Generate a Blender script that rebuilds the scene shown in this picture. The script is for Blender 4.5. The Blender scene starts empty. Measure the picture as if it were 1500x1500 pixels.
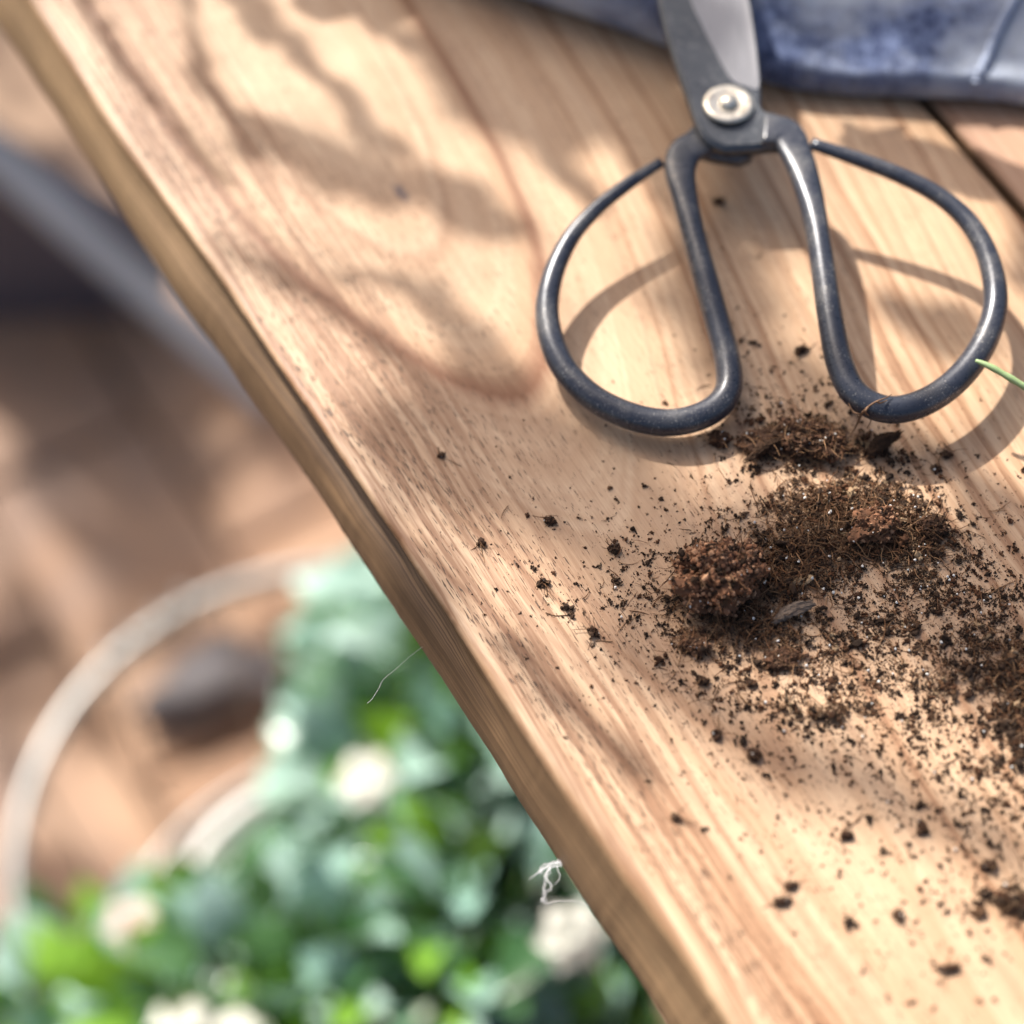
import bpy, bmesh, math, random
import numpy as np
from mathutils import Vector, Matrix, noise

R = math.radians
rng = np.random.default_rng(7)
random.seed(7)
scene = bpy.context.scene
col = scene.collection

# ------------------------------------------------------------------ camera
ELEV, FPX, CAM_H = R(56), 3333.0, 0.39          # tilt below horizontal, focal length in photo pixels, height over table
CAM = Vector((0, -CAM_H / math.tan(ELEV), CAM_H))
FW = Vector((0, math.cos(ELEV), -math.sin(ELEV)))
UP = Vector((0, math.sin(ELEV), math.cos(ELEV)))
RT = Vector((1, 0, 0))
cam_data = bpy.data.cameras.new('camera')
cam = bpy.data.objects.new('camera', cam_data)
col.objects.link(cam)
cam.location = CAM
cam.rotation_euler = (R(90) - ELEV, 0, 0)
cam_data.sensor_width = 36
cam_data.lens = 80
cam_data.clip_start = 0.01
cam_data.clip_end = 400
cam_data.dof.use_dof = True
cam_data.dof.focus_distance = 0.4615
cam_data.dof.aperture_fstop = 5.3
cam_data.dof.aperture_blades = 0
scene.camera = cam

# ------------------------------------------------------------------ light
SUN_EL = R(45)
SUN_AZ = math.atan2(-0.57, 0.82)                 # from +Y towards +X
SUN = Vector((math.sin(SUN_AZ) * math.cos(SUN_EL), math.cos(SUN_AZ) * math.cos(SUN_EL), math.sin(SUN_EL)))
world = bpy.data.worlds.new('World')
scene.world = world
world.use_nodes = True
wn = world.node_tree
wn.nodes.clear()
sky = wn.nodes.new('ShaderNodeTexSky')
sky.sky_type = 'NISHITA'
sky.sun_disc = False
sky.sun_elevation = SUN_EL
sky.sun_rotation = SUN_AZ
sky.dust_density = 6.0
sky.ozone_density = 0.5
bg = wn.nodes.new('ShaderNodeBackground')
bg.inputs['Strength'].default_value = 0.105
wo = wn.nodes.new('ShaderNodeOutputWorld')
wn.links.new(sky.outputs[0], bg.inputs[0])
wn.links.new(bg.outputs[0], wo.inputs[0])
sd = bpy.data.lights.new('sun', 'SUN')
sd.energy = 4.9
sd.angle = R(0.53)
sd.color = (1.0, 0.95, 0.87)
sun = bpy.data.objects.new('sun', sd)
col.objects.link(sun)
sun.location = (0, 0, 4)
sun.rotation_euler = SUN.to_track_quat('Z', 'Y').to_euler()
scene.view_settings.view_transform = 'Standard'
scene.view_settings.look = 'None'
scene.view_settings.exposure = 0.77
scene.view_settings.gamma = 1.0
scene.view_settings.use_curve_mapping = False
scene.render.engine = 'CYCLES'
scene.cycles.use_denoising = True
scene.cycles.max_bounces = 8

# ------------------------------------------------------------------ helpers
def at(px, py, z=0.0):
    """where the ray through photo pixel (px, py) meets the height z"""
    d = FW + RT * ((px - 750) / FPX) + UP * ((750 - py) / FPX)
    return CAM + d * ((z - CAM.z) / d.z)

def tag(o, label=None, cat=None, group=None, kind=None):
    if label: o['label'] = label
    if cat: o['category'] = cat
    if group: o['group'] = group
    if kind: o['kind'] = kind
    return o

def empty(name, loc=(0, 0, 0), rz=0.0):
    o = bpy.data.objects.new(name, None)
    col.objects.link(o)
    o.location = loc
    o.rotation_euler = (0, 0, rz)
    o.empty_display_size = 0.02
    return o

def link_mesh(name, me, mat=None, parent=None, smooth=True):
    o = bpy.data.objects.new(name, me)
    col.objects.link(o)
    if mat is not None:
        for m in (mat if isinstance(mat, (list, tuple)) else [mat]):
            me.materials.append(m)
    if smooth:
        me.polygons.foreach_set('use_smooth', [True] * len(me.polygons))
    if parent: o.parent = parent
    return o

def pydata(name, v, f, mat=None, parent=None, smooth=True):
    me = bpy.data.meshes.new(name)
    me.from_pydata([tuple(p) for p in v], [], f)
    me.validate()
    me.update()
    return link_mesh(name, me, mat, parent, smooth)

def catmull(pts, n):
    """resample a polyline (any dimension) smoothly, n samples"""
    P = np.array(pts, float)
    P = np.vstack([2 * P[0] - P[1], P, 2 * P[-1] - P[-2]])
    segs = len(P) - 3
    out = []
    for s in np.linspace(0, segs - 1e-6, n):
        i = int(s); t = s - i
        a, b, c, d = P[i:i + 4]
        out.append(0.5 * (2 * b + (c - a) * t + (2 * a - 5 * b + 4 * c - d) * t * t + (3 * b - a - 3 * c + d) * t ** 3))
    return np.array(out)

def tube(pts, radii, sides=10, flat=None, up=Vector((0, 0, 1)), closed=False, cap=True):
    """tube verts, faces; flat = height/width ratio per point"""
    n = len(pts)
    P = [Vector(p) for p in pts]
    V, Fc = [], []
    for i in range(n):
        t = (P[(i + 1) % n] - P[i - 1]) if closed else (P[min(i + 1, n - 1)] - P[max(i - 1, 0)])
        t.normalize()
        s = t.cross(up)
        if s.length < 1e-4: s = t.cross(Vector((1, 0, 0.1)))
        s.normalize()
        w = s.cross(t).normalized()
        r = radii[i] if hasattr(radii, '__len__') else radii
        fl = 1.0 if flat is None else flat[i]
        for k in range(sides):
            a = 2 * math.pi * k / sides
            ca, sa = math.cos(a), math.sin(a)
            if fl < 0.95:
                e = 0.35 + 0.65 * fl
                ca = math.copysign(abs(ca) ** e, ca); sa = math.copysign(abs(sa) ** e, sa)
            V.append(P[i] + s * (r * ca) + w * (r * fl * sa))
    rings = n if closed else n - 1
    for i in range(rings):
        j = (i + 1) % n
        for k in range(sides):
            l = (k + 1) % sides
            Fc.append((i * sides + k, i * sides + l, j * sides + l, j * sides + k))
    if cap and not closed:
        Fc.append(tuple(range(sides))[::-1])
        Fc.append(tuple((n - 1) * sides + k for k in range(sides)))
    return V, Fc

class MB:
    def __init__(self): self.v = []; self.f = []
    def add(self, vf):
        o = len(self.v)
        self.v += list(vf[0]); self.f += [tuple(i + o for i in q) for q in vf[1]]
        return self
    def build(self, name, mat=None, parent=None, smooth=True):
        return pydata(name, self.v, self.f, mat, parent, smooth)

# ------------------------------------------------------------------ material helper
class NT:
    def __init__(self, name):
        self.m = bpy.data.materials.new(name); self.m.use_nodes = True
        self.t = self.m.node_tree
        self.b = self.t.nodes['Principled BSDF']
    def n(self, typ, ins=None, **props):
        nd = self.t.nodes.new(typ)
        for k, v in props.items(): setattr(nd, k, v)
        for k, v in (ins or {}).items():
            if isinstance(v, bpy.types.NodeSocket): self.t.links.new(v, nd.inputs[k])
            else: nd.inputs[k].default_value = v
        return nd
    def math(self, op, a, b=0.0, c=0.0, clamp=False):
        nd = self.n('ShaderNodeMath', {0: a, 1: b, 2: c}, operation=op, use_clamp=clamp)
        return nd.outputs[0]
    def noise(self, vec, scale, detail=3.0, rough=0.55, dim='3D', w=None, dist=0.0):
        ins = {'Scale': scale, 'Detail': detail, 'Roughness': rough, 'Distortion': dist}
        if dim == '1D': ins['W'] = w
        else: ins['Vector'] = vec
        return self.n('ShaderNodeTexNoise', ins, noise_dimensions=dim).outputs[0]
    def ramp(self, fac, stops, interp='LINEAR'):
        nd = self.n('ShaderNodeValToRGB', {0: fac})
        r = nd.color_ramp; r.interpolation = interp
        while len(r.elements) < len(stops): r.elements.new(0.5)
        for e, (p, c) in zip(r.elements, stops):
            e.position = p
            e.color = (c, c, c, 1) if not hasattr(c, '__len__') else tuple(c) + (1,)
        return nd.outputs[0]
    def mix(self, fac, a, b, mode='MIX'):
        nd = self.t.nodes.new('ShaderNodeMix'); nd.data_type = 'RGBA'; nd.blend_type = mode
        for s, v in ((nd.inputs['Factor'], fac), (nd.inputs[6], a), (nd.inputs[7], b)):
            if isinstance(v, bpy.types.NodeSocket): self.t.links.new(v, s)
            else: s.default_value = v if not hasattr(v, '__len__') else tuple(v)[:3] + (1,)
        return nd.outputs[2]
    def coord(self, out='Object'): return self.n('ShaderNodeTexCoord').outputs[out]
    def xyz(self, vec): 
        s = self.n('ShaderNodeSeparateXYZ', {0: vec}); return s.outputs[0], s.outputs[1], s.outputs[2]
    def comb(self, x, y, z): return self.n('ShaderNodeCombineXYZ', {0: x, 1: y, 2: z}).outputs[0]
    def bump(self, h, strength=0.3, dist=0.0003):
        nd = self.n('ShaderNodeBump', {'Height': h, 'Strength': strength, 'Distance': dist})
        self.set('Normal', nd.outputs[0])
    def set(self, k, v):
        if isinstance(v, bpy.types.NodeSocket): self.t.links.new(v, self.b.inputs[k])
        else: self.b.inputs[k].default_value = v if not hasattr(v, '__len__') else tuple(v) + (1,) if len(v) == 3 and self.b.inputs[k].type == 'RGBA' else v
        return self

def wood_material(name, arch, base, light, dark, shift=0.0):
    """plain-sawn board: x runs along the plank, y across (metres, object space)"""
    k = NT(name)
    x, y, z = k.xyz(k.coord())
    xm = k.math('MULTIPLY', x, 1000.0)
    ym = k.math('ADD', k.math('MULTIPLY', k.math('SUBTRACT', y, z), 1000.0), shift)      # mm, carried on down the edge
    vlow = k.comb(k.math('MULTIPLY', xm, 0.010), k.math('MULTIPLY', ym, 0.035), shift * 0.1)
    wob = k.math('MULTIPLY', k.math('SUBTRACT', k.noise(vlow, 1.0, 2.0), 0.5), 7.0)
    yw = k.math('ADD', ym, wob)
    # growth field: parabolic arches round y = arch[1], straightening out away from the apex at x = arch[0]
    w = k.math('SUBTRACT', yw, arch[1])
    g1 = k.math('DIVIDE', k.math('MULTIPLY', w, w), k.math('ADD', 12.0, k.math('MULTIPLY', k.math('ABSOLUTE', w), 0.16)))
    g2 = k.math('MULTIPLY', k.math('TANH', k.math('DIVIDE', k.math('SUBTRACT', xm, arch[0]), 75.0)), 75.0)
    g = k.math('ADD', g1, g2)
    fine = k.noise(k.comb(k.math('MULTIPLY', xm, 0.03), k.math('MULTIPLY', ym, 0.9), 0.0), 1.0, 4.0, 0.6)
    gj = k.math('ADD', g, k.math('MULTIPLY', k.math('SUBTRACT', fine, 0.5), 6.0))
    bands = k.noise(None, 0.055, 3.0, 0.6, '1D', gj)
    line = k.noise(None, 0.021, 0.0, 0.5, '1D', k.math('ADD', gj, 40.0))
    ringline = k.ramp(k.math('ABSOLUTE', k.math('SUBTRACT', line, 0.5)), [(0.0, 1.0), (0.012, 0.75), (0.05, 0.0)])
    arcline = k.ramp(k.math('ABSOLUTE', k.math('DIVIDE', k.math('ADD', gj, 1.0), 60.0)), [(0.0, 1.0), (0.035, 0.75), (0.11, 0.0)])
    outer = k.ramp(k.math('DIVIDE', k.math('ADD', gj, 1.0), 60.0), [(0.0, 0.0), (0.02, 0.55), (0.45, 0.0)])
    colr = k.ramp(bands, [(0.26, dark), (0.40, base), (0.58, light), (0.72, base)])
    # long soft fibres
    fib = k.noise(k.comb(k.math('MULTIPLY', xm, 0.05), k.math('MULTIPLY', ym, 3.2), 0.0), 1.0, 5.0, 0.65)
    colr = k.mix(k.ramp(fib, [(0.44, 0.0), (0.72, 0.38)]), colr, dark)
    # coarse brown streaks in the band along the natural edge and outside the arch
    stk = k.noise(k.comb(k.math('MULTIPLY', xm, 0.014), k.math('MULTIPLY', yw, 0.55), 6.0), 1.0, 4.0, 0.62)
    band = k.ramp(k.math('DIVIDE', ym, 80.0), [(0.0, 0.9), (0.24, 0.8), (0.44, 0.15), (1.0, 0.07)])
    colr = k.mix(k.math('MULTIPLY', k.ramp(stk, [(0.43, 0.0), (0.57, 1.0)]), band), colr, dark)
    red = tuple(c * s for c, s in zip(dark, (0.80, 0.62, 0.48)))
    colr = k.mix(k.math('MAXIMUM', k.math('MULTIPLY', ringline, 0.30), k.math('MAXIMUM', k.math('MULTIPLY', arcline, 0.95), k.math('MULTIPLY', outer, 0.45))), colr, red)
    # vessel lines (pores): short dark dashes gathered in the coarse bands
    pv = k.comb(k.math('MULTIPLY', xm, 0.30), k.math('MULTIPLY', ym, 3.1), 0.0)
    pores = k.noise(pv, 1.0, 1.5, 0.5)
    zone = k.ramp(k.noise(None, 0.04, 2.0, 0.5, '1D', k.math('ADD', gj, 300.0)), [(0.40, 0.055), (0.62, 0.0)])
    edge = k.ramp(k.math('DIVIDE', ym, 60.0), [(0.0, 0.085), (0.40, 0.05), (0.80, 0.0)])
    th = k.math('SUBTRACT', 0.705, k.math('ADD', zone, edge))
    pm = k.math('MULTIPLY', k.math('DIVIDE', k.math('SUBTRACT', pores, th), 0.035, clamp=True), k.math('GREATER_THAN', z, -0.00005))
    colr = k.mix(k.math('MULTIPLY', pm, 0.92), colr, tuple(c * 0.28 for c in dark))
    # blotches of handling and weather
    blot = k.noise(k.coord(), 38.0, 4.0, 0.6)
    colr = k.mix(k.ramp(blot, [(0.42, 0.0), (0.74, 0.28)]), colr, dark)
    if arch[0] < 0:
        film = None
        for sx, sy, ra, rb in ((49.0, 64.0, 34.0, 22.0), (10.0, 77.0, 14.0, 12.0), (92.0, 88.0, 40.0, 26.0)):
            dx = k.math('DIVIDE', k.math('SUBTRACT', xm, sx), ra); dy = k.math('DIVIDE', k.math('SUBTRACT', ym, sy), rb)
            q = k.math('SUBTRACT', 1.0, k.math('SQRT', k.math('ADD', k.math('MULTIPLY', dx, dx), k.math('MULTIPLY', dy, dy))), clamp=True)
            film = q if film is None else k.math('MAXIMUM', film, q)
        fn = k.noise(k.coord(), 260.0, 5.0, 0.7)
        fm = k.math('MULTIPLY', k.ramp(fn, [(0.38, 0.05), (0.62, 1.0)]), k.ramp(film, [(0.0, 0.0), (0.7, 0.55)]))
        colr = k.mix(fm, colr, (0.15, 0.085, 0.048))
    # the natural edge: darker, shade painted in along its length, streaked along the grain, no vessel dashes
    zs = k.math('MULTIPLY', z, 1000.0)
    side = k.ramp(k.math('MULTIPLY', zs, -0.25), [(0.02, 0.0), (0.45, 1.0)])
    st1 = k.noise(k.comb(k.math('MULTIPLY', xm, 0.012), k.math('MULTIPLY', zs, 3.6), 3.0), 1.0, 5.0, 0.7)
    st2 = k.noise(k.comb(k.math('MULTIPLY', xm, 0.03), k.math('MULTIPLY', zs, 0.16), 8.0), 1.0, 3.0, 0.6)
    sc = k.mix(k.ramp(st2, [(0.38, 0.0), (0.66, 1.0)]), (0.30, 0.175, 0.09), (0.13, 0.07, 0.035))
    lon_shade = k.ramp(k.math('DIVIDE', k.math('ADD', xm, 190.0), 320.0), [(0.26, 0.0), (0.50, 1.0), (0.72, 0.8), (0.95, 0.3)])  # shade put into the edge colour: pale far end, dark middle, lighter again nearer
    sc = k.mix(k.math('MULTIPLY', lon_shade, 0.96), k.mix(0.6, sc, (0.50, 0.34, 0.19)), sc)
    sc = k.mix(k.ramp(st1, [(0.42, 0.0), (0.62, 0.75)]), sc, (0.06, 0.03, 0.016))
    sc = k.mix(k.math('MULTIPLY', lon_shade, 0.38), sc, (0.0, 0.0, 0.0))  # painted shade deepened towards black over the same stretch
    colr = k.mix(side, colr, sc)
    pm = k.math('MULTIPLY', pm, k.math('SUBTRACT', 1.0, side))
    fib = k.math('ADD', k.math('MULTIPLY', fib, k.math('SUBTRACT', 1.0, side)), k.math('MULTIPLY', k.math('MULTIPLY', st1, side), 1.6))
    # one small bluish knot mark
    if arch[0] < 0:
        kx = k.math('DIVIDE', k.math('SUBTRACT', xm, -76.5), 4.0); ky = k.math('DIVIDE', k.math('SUBTRACT', ym, 43.5), 1.6)
        kd = k.math('SQRT', k.math('ADD', k.math('MULTIPLY', kx, kx), k.math('MULTIPLY', ky, ky)))
        kd = k.math('ADD', kd, k.math('MULTIPLY', k.math('SUBTRACT', k.noise(k.coord(), 900.0, 3.0), 0.5), 1.6))
        colr = k.mix(k.ramp(kd, [(0.25, 0.85), (1.3, 0.0)]), colr, (0.09, 0.07, 0.085))
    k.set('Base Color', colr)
    k.set('Roughness', k.ramp(fib, [(0.3, 0.40), (0.7, 0.58)]))
    k.set('Specular IOR Level', 0.42)
    h = k.math('SUBTRACT', k.math('MULTIPLY', fib, 0.5), k.math('MULTIPLY', pm, 1.0))
    k.bump(h, 0.45, 0.00025)
    return k.m

def simple(name, colour, rough=0.6, metal=0.0, var=0.0, scale=40.0, bump=0.0, spec=0.5):
    k = NT(name)
    c = colour
    if var:
        nz = k.noise(k.coord(), scale, 4.0, 0.6)
        c = k.mix(nz, tuple(v * (1 - var) for v in colour), tuple(min(1, v * (1 + var)) for v in colour))
        if bump: k.bump(nz, bump, 0.001)
    k.set('Base Color', c); k.set('Roughness', rough); k.set('Metallic', metal); k.set('Specular IOR Level', spec)
    return k.m

# ------------------------------------------------------------------ setting: ground and paving
GZ = -0.60
m_earth = simple('earth', (0.10, 0.085, 0.055), 0.95, 0, 0.5, 14.0, 0.8)
k = NT('garden ground')
p = k.coord()
nz = k.noise(p, 6.0, 6.0, 0.65)
c = k.ramp(nz, [(0.35, (0.05, 0.042, 0.025)), (0.5, (0.13, 0.105, 0.06)), (0.65, (0.10, 0.11, 0.045))])
k.set('Base Color', c); k.set('Roughness', 0.95); k.bump(nz, 0.6, 0.01)
gv, gf = [], []
ext = [-150, -20, -4, -2, -1, 0, 1, 2, 4, 20, 150]
for j, yy in enumerate(ext):
    for i, xx in enumerate(ext):
        gv.append((xx, yy, GZ - 0.034))
n_ = len(ext)
for j in range(n_ - 1):
    for i in range(n_ - 1):
        gf.append((j * n_ + i, j * n_ + i + 1, (j + 1) * n_ + i + 1, (j + 1) * n_ + i))
tag(pydata('ground', gv, gf, k.m), kind='structure')

def paver_mat(name, a, b):
    k = NT(name)
    pos = k.n('ShaderNodeNewGeometry').outputs['Position']
    nz = k.ramp(k.noise(pos, 16.0, 6.0, 0.68), [(0.34, 0.0), (0.66, 1.0)])
    stain = k.ramp(k.noise(pos, 5.5, 4.0, 0.6), [(0.46, 0.0), (0.66, 0.7)])
    rnd = k.n('ShaderNodeObjectInfo').outputs['Random']
    c = k.mix(nz, a, b)
    c = k.mix(k.math('MULTIPLY', rnd, 0.45), c, tuple(v * 0.55 for v in a))
    c = k.mix(stain, c, (0.15, 0.115, 0.105))
    k.set('Base Color', c); k.set('Roughness', 0.85); k.bump(nz, 0.5, 0.002)
    return k.m
m_pav = [paver_mat('terracotta paver', (0.30, 0.175, 0.11), (0.42, 0.27, 0.175)),
         paver_mat('brown paver', (0.26, 0.16, 0.105), (0.37, 0.245, 0.165))]
k = NT('joint sand'); nz = k.noise(k.coord(), 60.0, 4.0)
k.set('Base Color', k.mix(nz, (0.22, 0.15, 0.105), (0.34, 0.23, 0.16))); k.set('Roughness', 0.95)
PAV_ROT = R(31)
pave = empty('pavement', (0, 0, GZ), PAV_ROT)
tag(pave, kind='structure')
bed_v = [tuple(Matrix.Rotation(-PAV_ROT, 3, 'Z') @ Vector(q)) for q in [(-1.0, -0.65, -0.012), (1.0, -0.65, -0.012), (1.0, 0.78, -0.012), (-1.0, 0.78, -0.012)]]
pydata('sand_bed', bed_v + [(a, b, -0.033) for a, b, _ in bed_v], [(0, 1, 2, 3), (0, 4, 5, 1), (1, 5, 6, 2), (2, 6, 7, 3), (3, 7, 4, 0)], k.m, pave, False)
def paver_mesh(w, l):
    bm = bmesh.new()
    bmesh.ops.create_cube(bm, size=1.0, matrix=Matrix.Diagonal((w, l, 0.03, 1)))
    bmesh.ops.bevel(bm, geom=[e for e in bm.edges if all(v.co.z > 0 for v in e.verts)], offset=0.0035, segments=1, affect='EDGES')
    me = bpy.data.meshes.new('paver'); bm.to_mesh(me); bm.free()
    return me
pm_ = [paver_mesh(0.0972, 0.1972) for _ in range(2)]
for me, m in zip(pm_, m_pav): me.materials.append(m)
for i in range(-12, 13):
    for j in range(-5, 6):
        y0 = j * 0.2 + (0.1 if i % 2 else 0.0)
        wp = Matrix.Rotation(PAV_ROT, 3, 'Z') @ Vector((i * 0.1 + 0.02, y0, 0))
        if wp.y > 0.66 or wp.y < -0.5 or abs(wp.x) > 0.85: continue
        me = pm_[int(rng.random() < 0.4)]
        o = bpy.data.objects.new('paver', me); col.objects.link(o); o.parent = pave
        o.location = (i * 0.1 + 0.02, y0, -0.012 + rng.normal(0, 0.0012))
        o.rotation_euler = (rng.normal(0, 0.006), rng.normal(0, 0.006), rng.normal(0, 0.008))

# ------------------------------------------------------------------ work table
PX = Vector((0.4798, -0.8774, 0)).normalized()           # plank direction, down the picture
ORG = at(560, 750)
ROT = math.atan2(PX.y, PX.x)
PY = Vector((-PX.y, PX.x, 0))
def loc2w(x, y, z=0.0): return ORG + PX * x + PY * y + Vector((0, 0, z))
table = empty('work_table', ORG, ROT)
tag(table, 'wooden garden table with a wavy natural edge under the scissors and spilled soil', 'table')
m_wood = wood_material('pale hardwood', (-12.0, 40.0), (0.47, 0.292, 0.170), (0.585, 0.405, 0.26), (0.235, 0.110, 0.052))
m_wood2 = wood_material('reddish hardwood', (60.0, 90.0), (0.43, 0.245, 0.15), (0.51, 0.32, 0.21), (0.32, 0.16, 0.09), 57.0)
arr = np.array([(-600, -7), (-260, -7.6), (-175.5, -7.2), (-152.8, -6.8), (-126.2, -6.4), (-101, -4.9), (-74.7, -3.2), (-39.5, -2.0), (-2.2, -0.5), (13.9, 0.1), (29.7, 0.4), (51.8, 0.6), (68.7, 0.8), (85.9, 1.7), (95.7, 2.2), (115.4, 3.6), (200, 5), (500, 5)], float)
sil = np.array([(-600, -14), (-260, -15), (-188.5, -13.0), (-138.4, -11.3), (-89.5, -9.8), (-66.6, -7.9), (-42.8, -6.3), (-24, -5.3), (-11.4, -4.8), (8.8, -4.1), (22.4, -3.5), (39.7, -2.9), (61.7, -2.5), (78.1, -2.1), (93.2, -1.6), (111.7, -0.8), (200, 1), (500, 1)], float)
arr = catmull(arr, 220); sil = catmull(sil, 220)
def live_board(name, y1, mat):
    xs = np.concatenate([np.linspace(-235, 160, 520, endpoint=False), np.linspace(160, 500, 40)])
    V = []; rows = []
    for x in xs:
        ya = np.interp(x, arr[:, 0], arr[:, 1]); yb = np.interp(x, sil[:, 0], sil[:, 1])
        nz = lambda s, o: noise.noise(Vector((x * s, o, 0.0)))
        ya += 0.22 * nz(0.09, 1.0) + 0.10 * nz(0.6, 5.0); yb += 0.35 * nz(0.05, 9.0) + 0.10 * nz(0.4, 3.0)
        rr = 0.9 + 1.9 / (1 + math.exp(-(x - 60) / 26)) + 0.12 * nz(0.08, 12.0)          # arris gets rounder towards the near end
        cr = 6.4 * math.exp(-((x + 18) / 52) ** 2) + 1.2 * math.exp(-((x + 95) / 30) ** 2) + 0.3 * nz(0.06, 21.0)
        span = yb - ya
        wall = [
            (ya + rr * 2.4, 0.0), (ya + rr * 1.2, -0.10 * rr), (ya + rr * 0.5, -0.33 * rr), (ya + rr * 0.12, -0.72 * rr), (ya + 0.02 * rr, -1.25 * rr),
            (ya + span * 0.10 + cr * 0.45, -1.7 * rr - 1.2), (ya + span * 0.24 + cr * 0.85, -1.7 * rr - 2.8), (ya + span * 0.42 + cr * 0.80, -1.7 * rr - 4.6),
            (ya + span * 0.66 + cr * 0.38, -1.7 * rr - 6.4), (ya + span * 0.88 + cr * 0.08, -1.7 * rr - 8.4), (yb, -16.0), (yb - 0.1, -18.0),
            (yb + 0.8, -21.0), (yb + 2.6, -24.0), (yb + 6.0, -26.5), (yb + 12.0, -28.0)]
        wall = [(yy + 0.22 * noise.noise(Vector((x * 0.03, zz * 1.1, 4.0))) + 0.10 * noise.noise(Vector((x * 0.12, zz * 2.3, 14.0))), zz) if 3 < q < 13 else (yy, zz) for q, (yy, zz) in enumerate(wall)]
        tops = [(yy, 0.0) for yy in np.linspace(y1 - 0.8, 14.0, 16)]
        prof = [(y1 - 0.8, -28.0), (y1, -27.2), (y1, -0.8)] + tops + wall
        V += [(x / 1000, a / 1000, b / 1000) for a, b in prof]
    m = len(prof)
    Fc = []
    for i in range(len(xs) - 1):
        for q in range(m):
            r_ = (q + 1) % m
            Fc.append((i * m + q, i * m + r_, (i + 1) * m + r_, (i + 1) * m + q))
    Fc.append(tuple(range(m))[::-1]); Fc.append(tuple((len(xs) - 1) * m + q for q in range(m)))
    return pydata(name, V, Fc, mat, table)
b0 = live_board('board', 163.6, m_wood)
def plain_board(y0, y1, mat):
    xs = np.linspace(-235, 500, 60); V = []; Fc = []
    for x in xs:
        e = 0.5 * noise.noise(Vector((x * 0.02, y0, 0)))
        pr = [(y0 + 1.4 + e, -28), (y0 + e, -27), (y0 + e, -1.2), (y0 + 0.4 + e, -0.35), (y0 + 1.3 + e, 0)] + [(t, 0.0) for t in np.linspace(y0 + 20, y1 - 20, 6)] + [(y1 - 1.3, 0), (y1 - 0.4, -0.35), (y1, -1.2), (y1, -27), (y1 - 1.3, -28)]
        V += [(x / 1000, a / 1000, b / 1000 - 0.0004) for a, b in pr]
    m = len(pr)
    for i in range(len(xs) - 1):
        for q in range(m):
            r_ = (q + 1) % m
            Fc.append((i * m + q, (i + 1) * m + q, (i + 1) * m + r_, i * m + r_))
    Fc.append(tuple(range(m))); Fc.append(tuple((len(xs) - 1) * m + q for q in range(m))[::-1])
    return pydata('board', V, Fc, mat, table)
b1 = plain_board(166.2, 330.0, m_wood2); b1['label'] = 'reddish brown board beyond the dark joint'
b2 = plain_board(332.4, 500.0, m_wood2)
def box(name, c, s, mat, parent, bev=0.002):
    bm = bmesh.new()
    bmesh.ops.create_cube(bm, size=1.0, matrix=Matrix.Translation(c) @ Matrix.Diagonal((*s, 1)))
    if bev: bmesh.ops.bevel(bm, geom=bm.edges[:], offset=bev, segments=2, affect='EDGES')
    me = bpy.data.meshes.new(name); bm.to_mesh(me); bm.free()
    return link_mesh(name, me, mat, parent, False)
for x in (-0.15, 0.42):
    box('batten', (x, 0.27, -0.0475), (0.05, 0.38, 0.038), m_wood2, table)
    for y in (0.20, 0.44):
        box('leg', (x, y, -0.335), (0.05, 0.05, 0.53), m_wood2, table)

# ------------------------------------------------------------------ tree that throws the dappled shade
m_bark = simple('grey bark', (0.13, 0.10, 0.075), 0.9, 0, 0.5, 30.0, 0.8)
k = NT('tree leaf'); rn = k.noise(k.coord(), 5.0, 2.0)
k.set('Base Color', k.mix(rn, (0.045, 0.10, 0.018), (0.09, 0.17, 0.03))); k.set('Roughness', 0.5)
tr = k.n('ShaderNodeBsdfTranslucent', {'Color': (0.14, 0.25, 0.03, 1)})
mx = k.n('ShaderNodeMixShader', {0: 0.18, 1: k.b.outputs[0], 2: tr.outputs[0]})
k.t.links.new(mx.outputs[0], k.t.nodes['Material Output'].inputs['Surface'])
m_tleaf = k.m
tree_base = Vector((-3.1, 1.5, GZ - 0.034))
tree = empty('garden_tree', tree_base)
tag(tree, 'leafy garden tree whose branches throw dappled shade over the table', 'tree')
TB = Vector(tree_base)
def rel(p): return Vector(p) - TB
trunk_pts = catmull([(0, 0, -0.05), (0.03, -0.02, 0.6), (-0.02, 0.03, 1.3), (0.05, -0.05, 2.1), (0.03, 0.0, 3.0)], 24)
MB().add(tube(trunk_pts, np.linspace(0.10, 0.045, 24), 12, up=Vector((0, 1, 0)))).build('trunk', m_bark, tree)
limbs = MB(); leaves = MB()
def leaf_poly(c, ux, uy, L, W, tilt=0.0):
    """pointed leaf, a shallow fold along its midrib, lying in plane (ux, uy)"""
    nrm = ux.cross(uy).normalized()
    V = []
    for t, w in ((0, 0.0), (0.18, 0.62), (0.42, 1.0), (0.70, 0.72), (1.0, 0.0)):
        ctr = c + ux * ((t - 0.5) * L) - nrm * (0.10 * L * (2 * t - 1) ** 2)
        if w == 0: V.append([ctr])
        else: V.append([ctr - uy * (w * W / 2) + nrm * (0.12 * W * w), ctr, ctr + uy * (w * W / 2) + nrm * (0.12 * W * w)])
    vs = [V[0][0]] + V[1] + V[2] + V[3] + [V[4][0]]
    f = [(0, 2, 1), (0, 3, 2), (1, 2, 5, 4), (2, 3, 6, 5), (4, 5, 8, 7), (5, 6, 9, 8), (7, 8, 10), (8, 9, 10)]
    return vs, f
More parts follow.
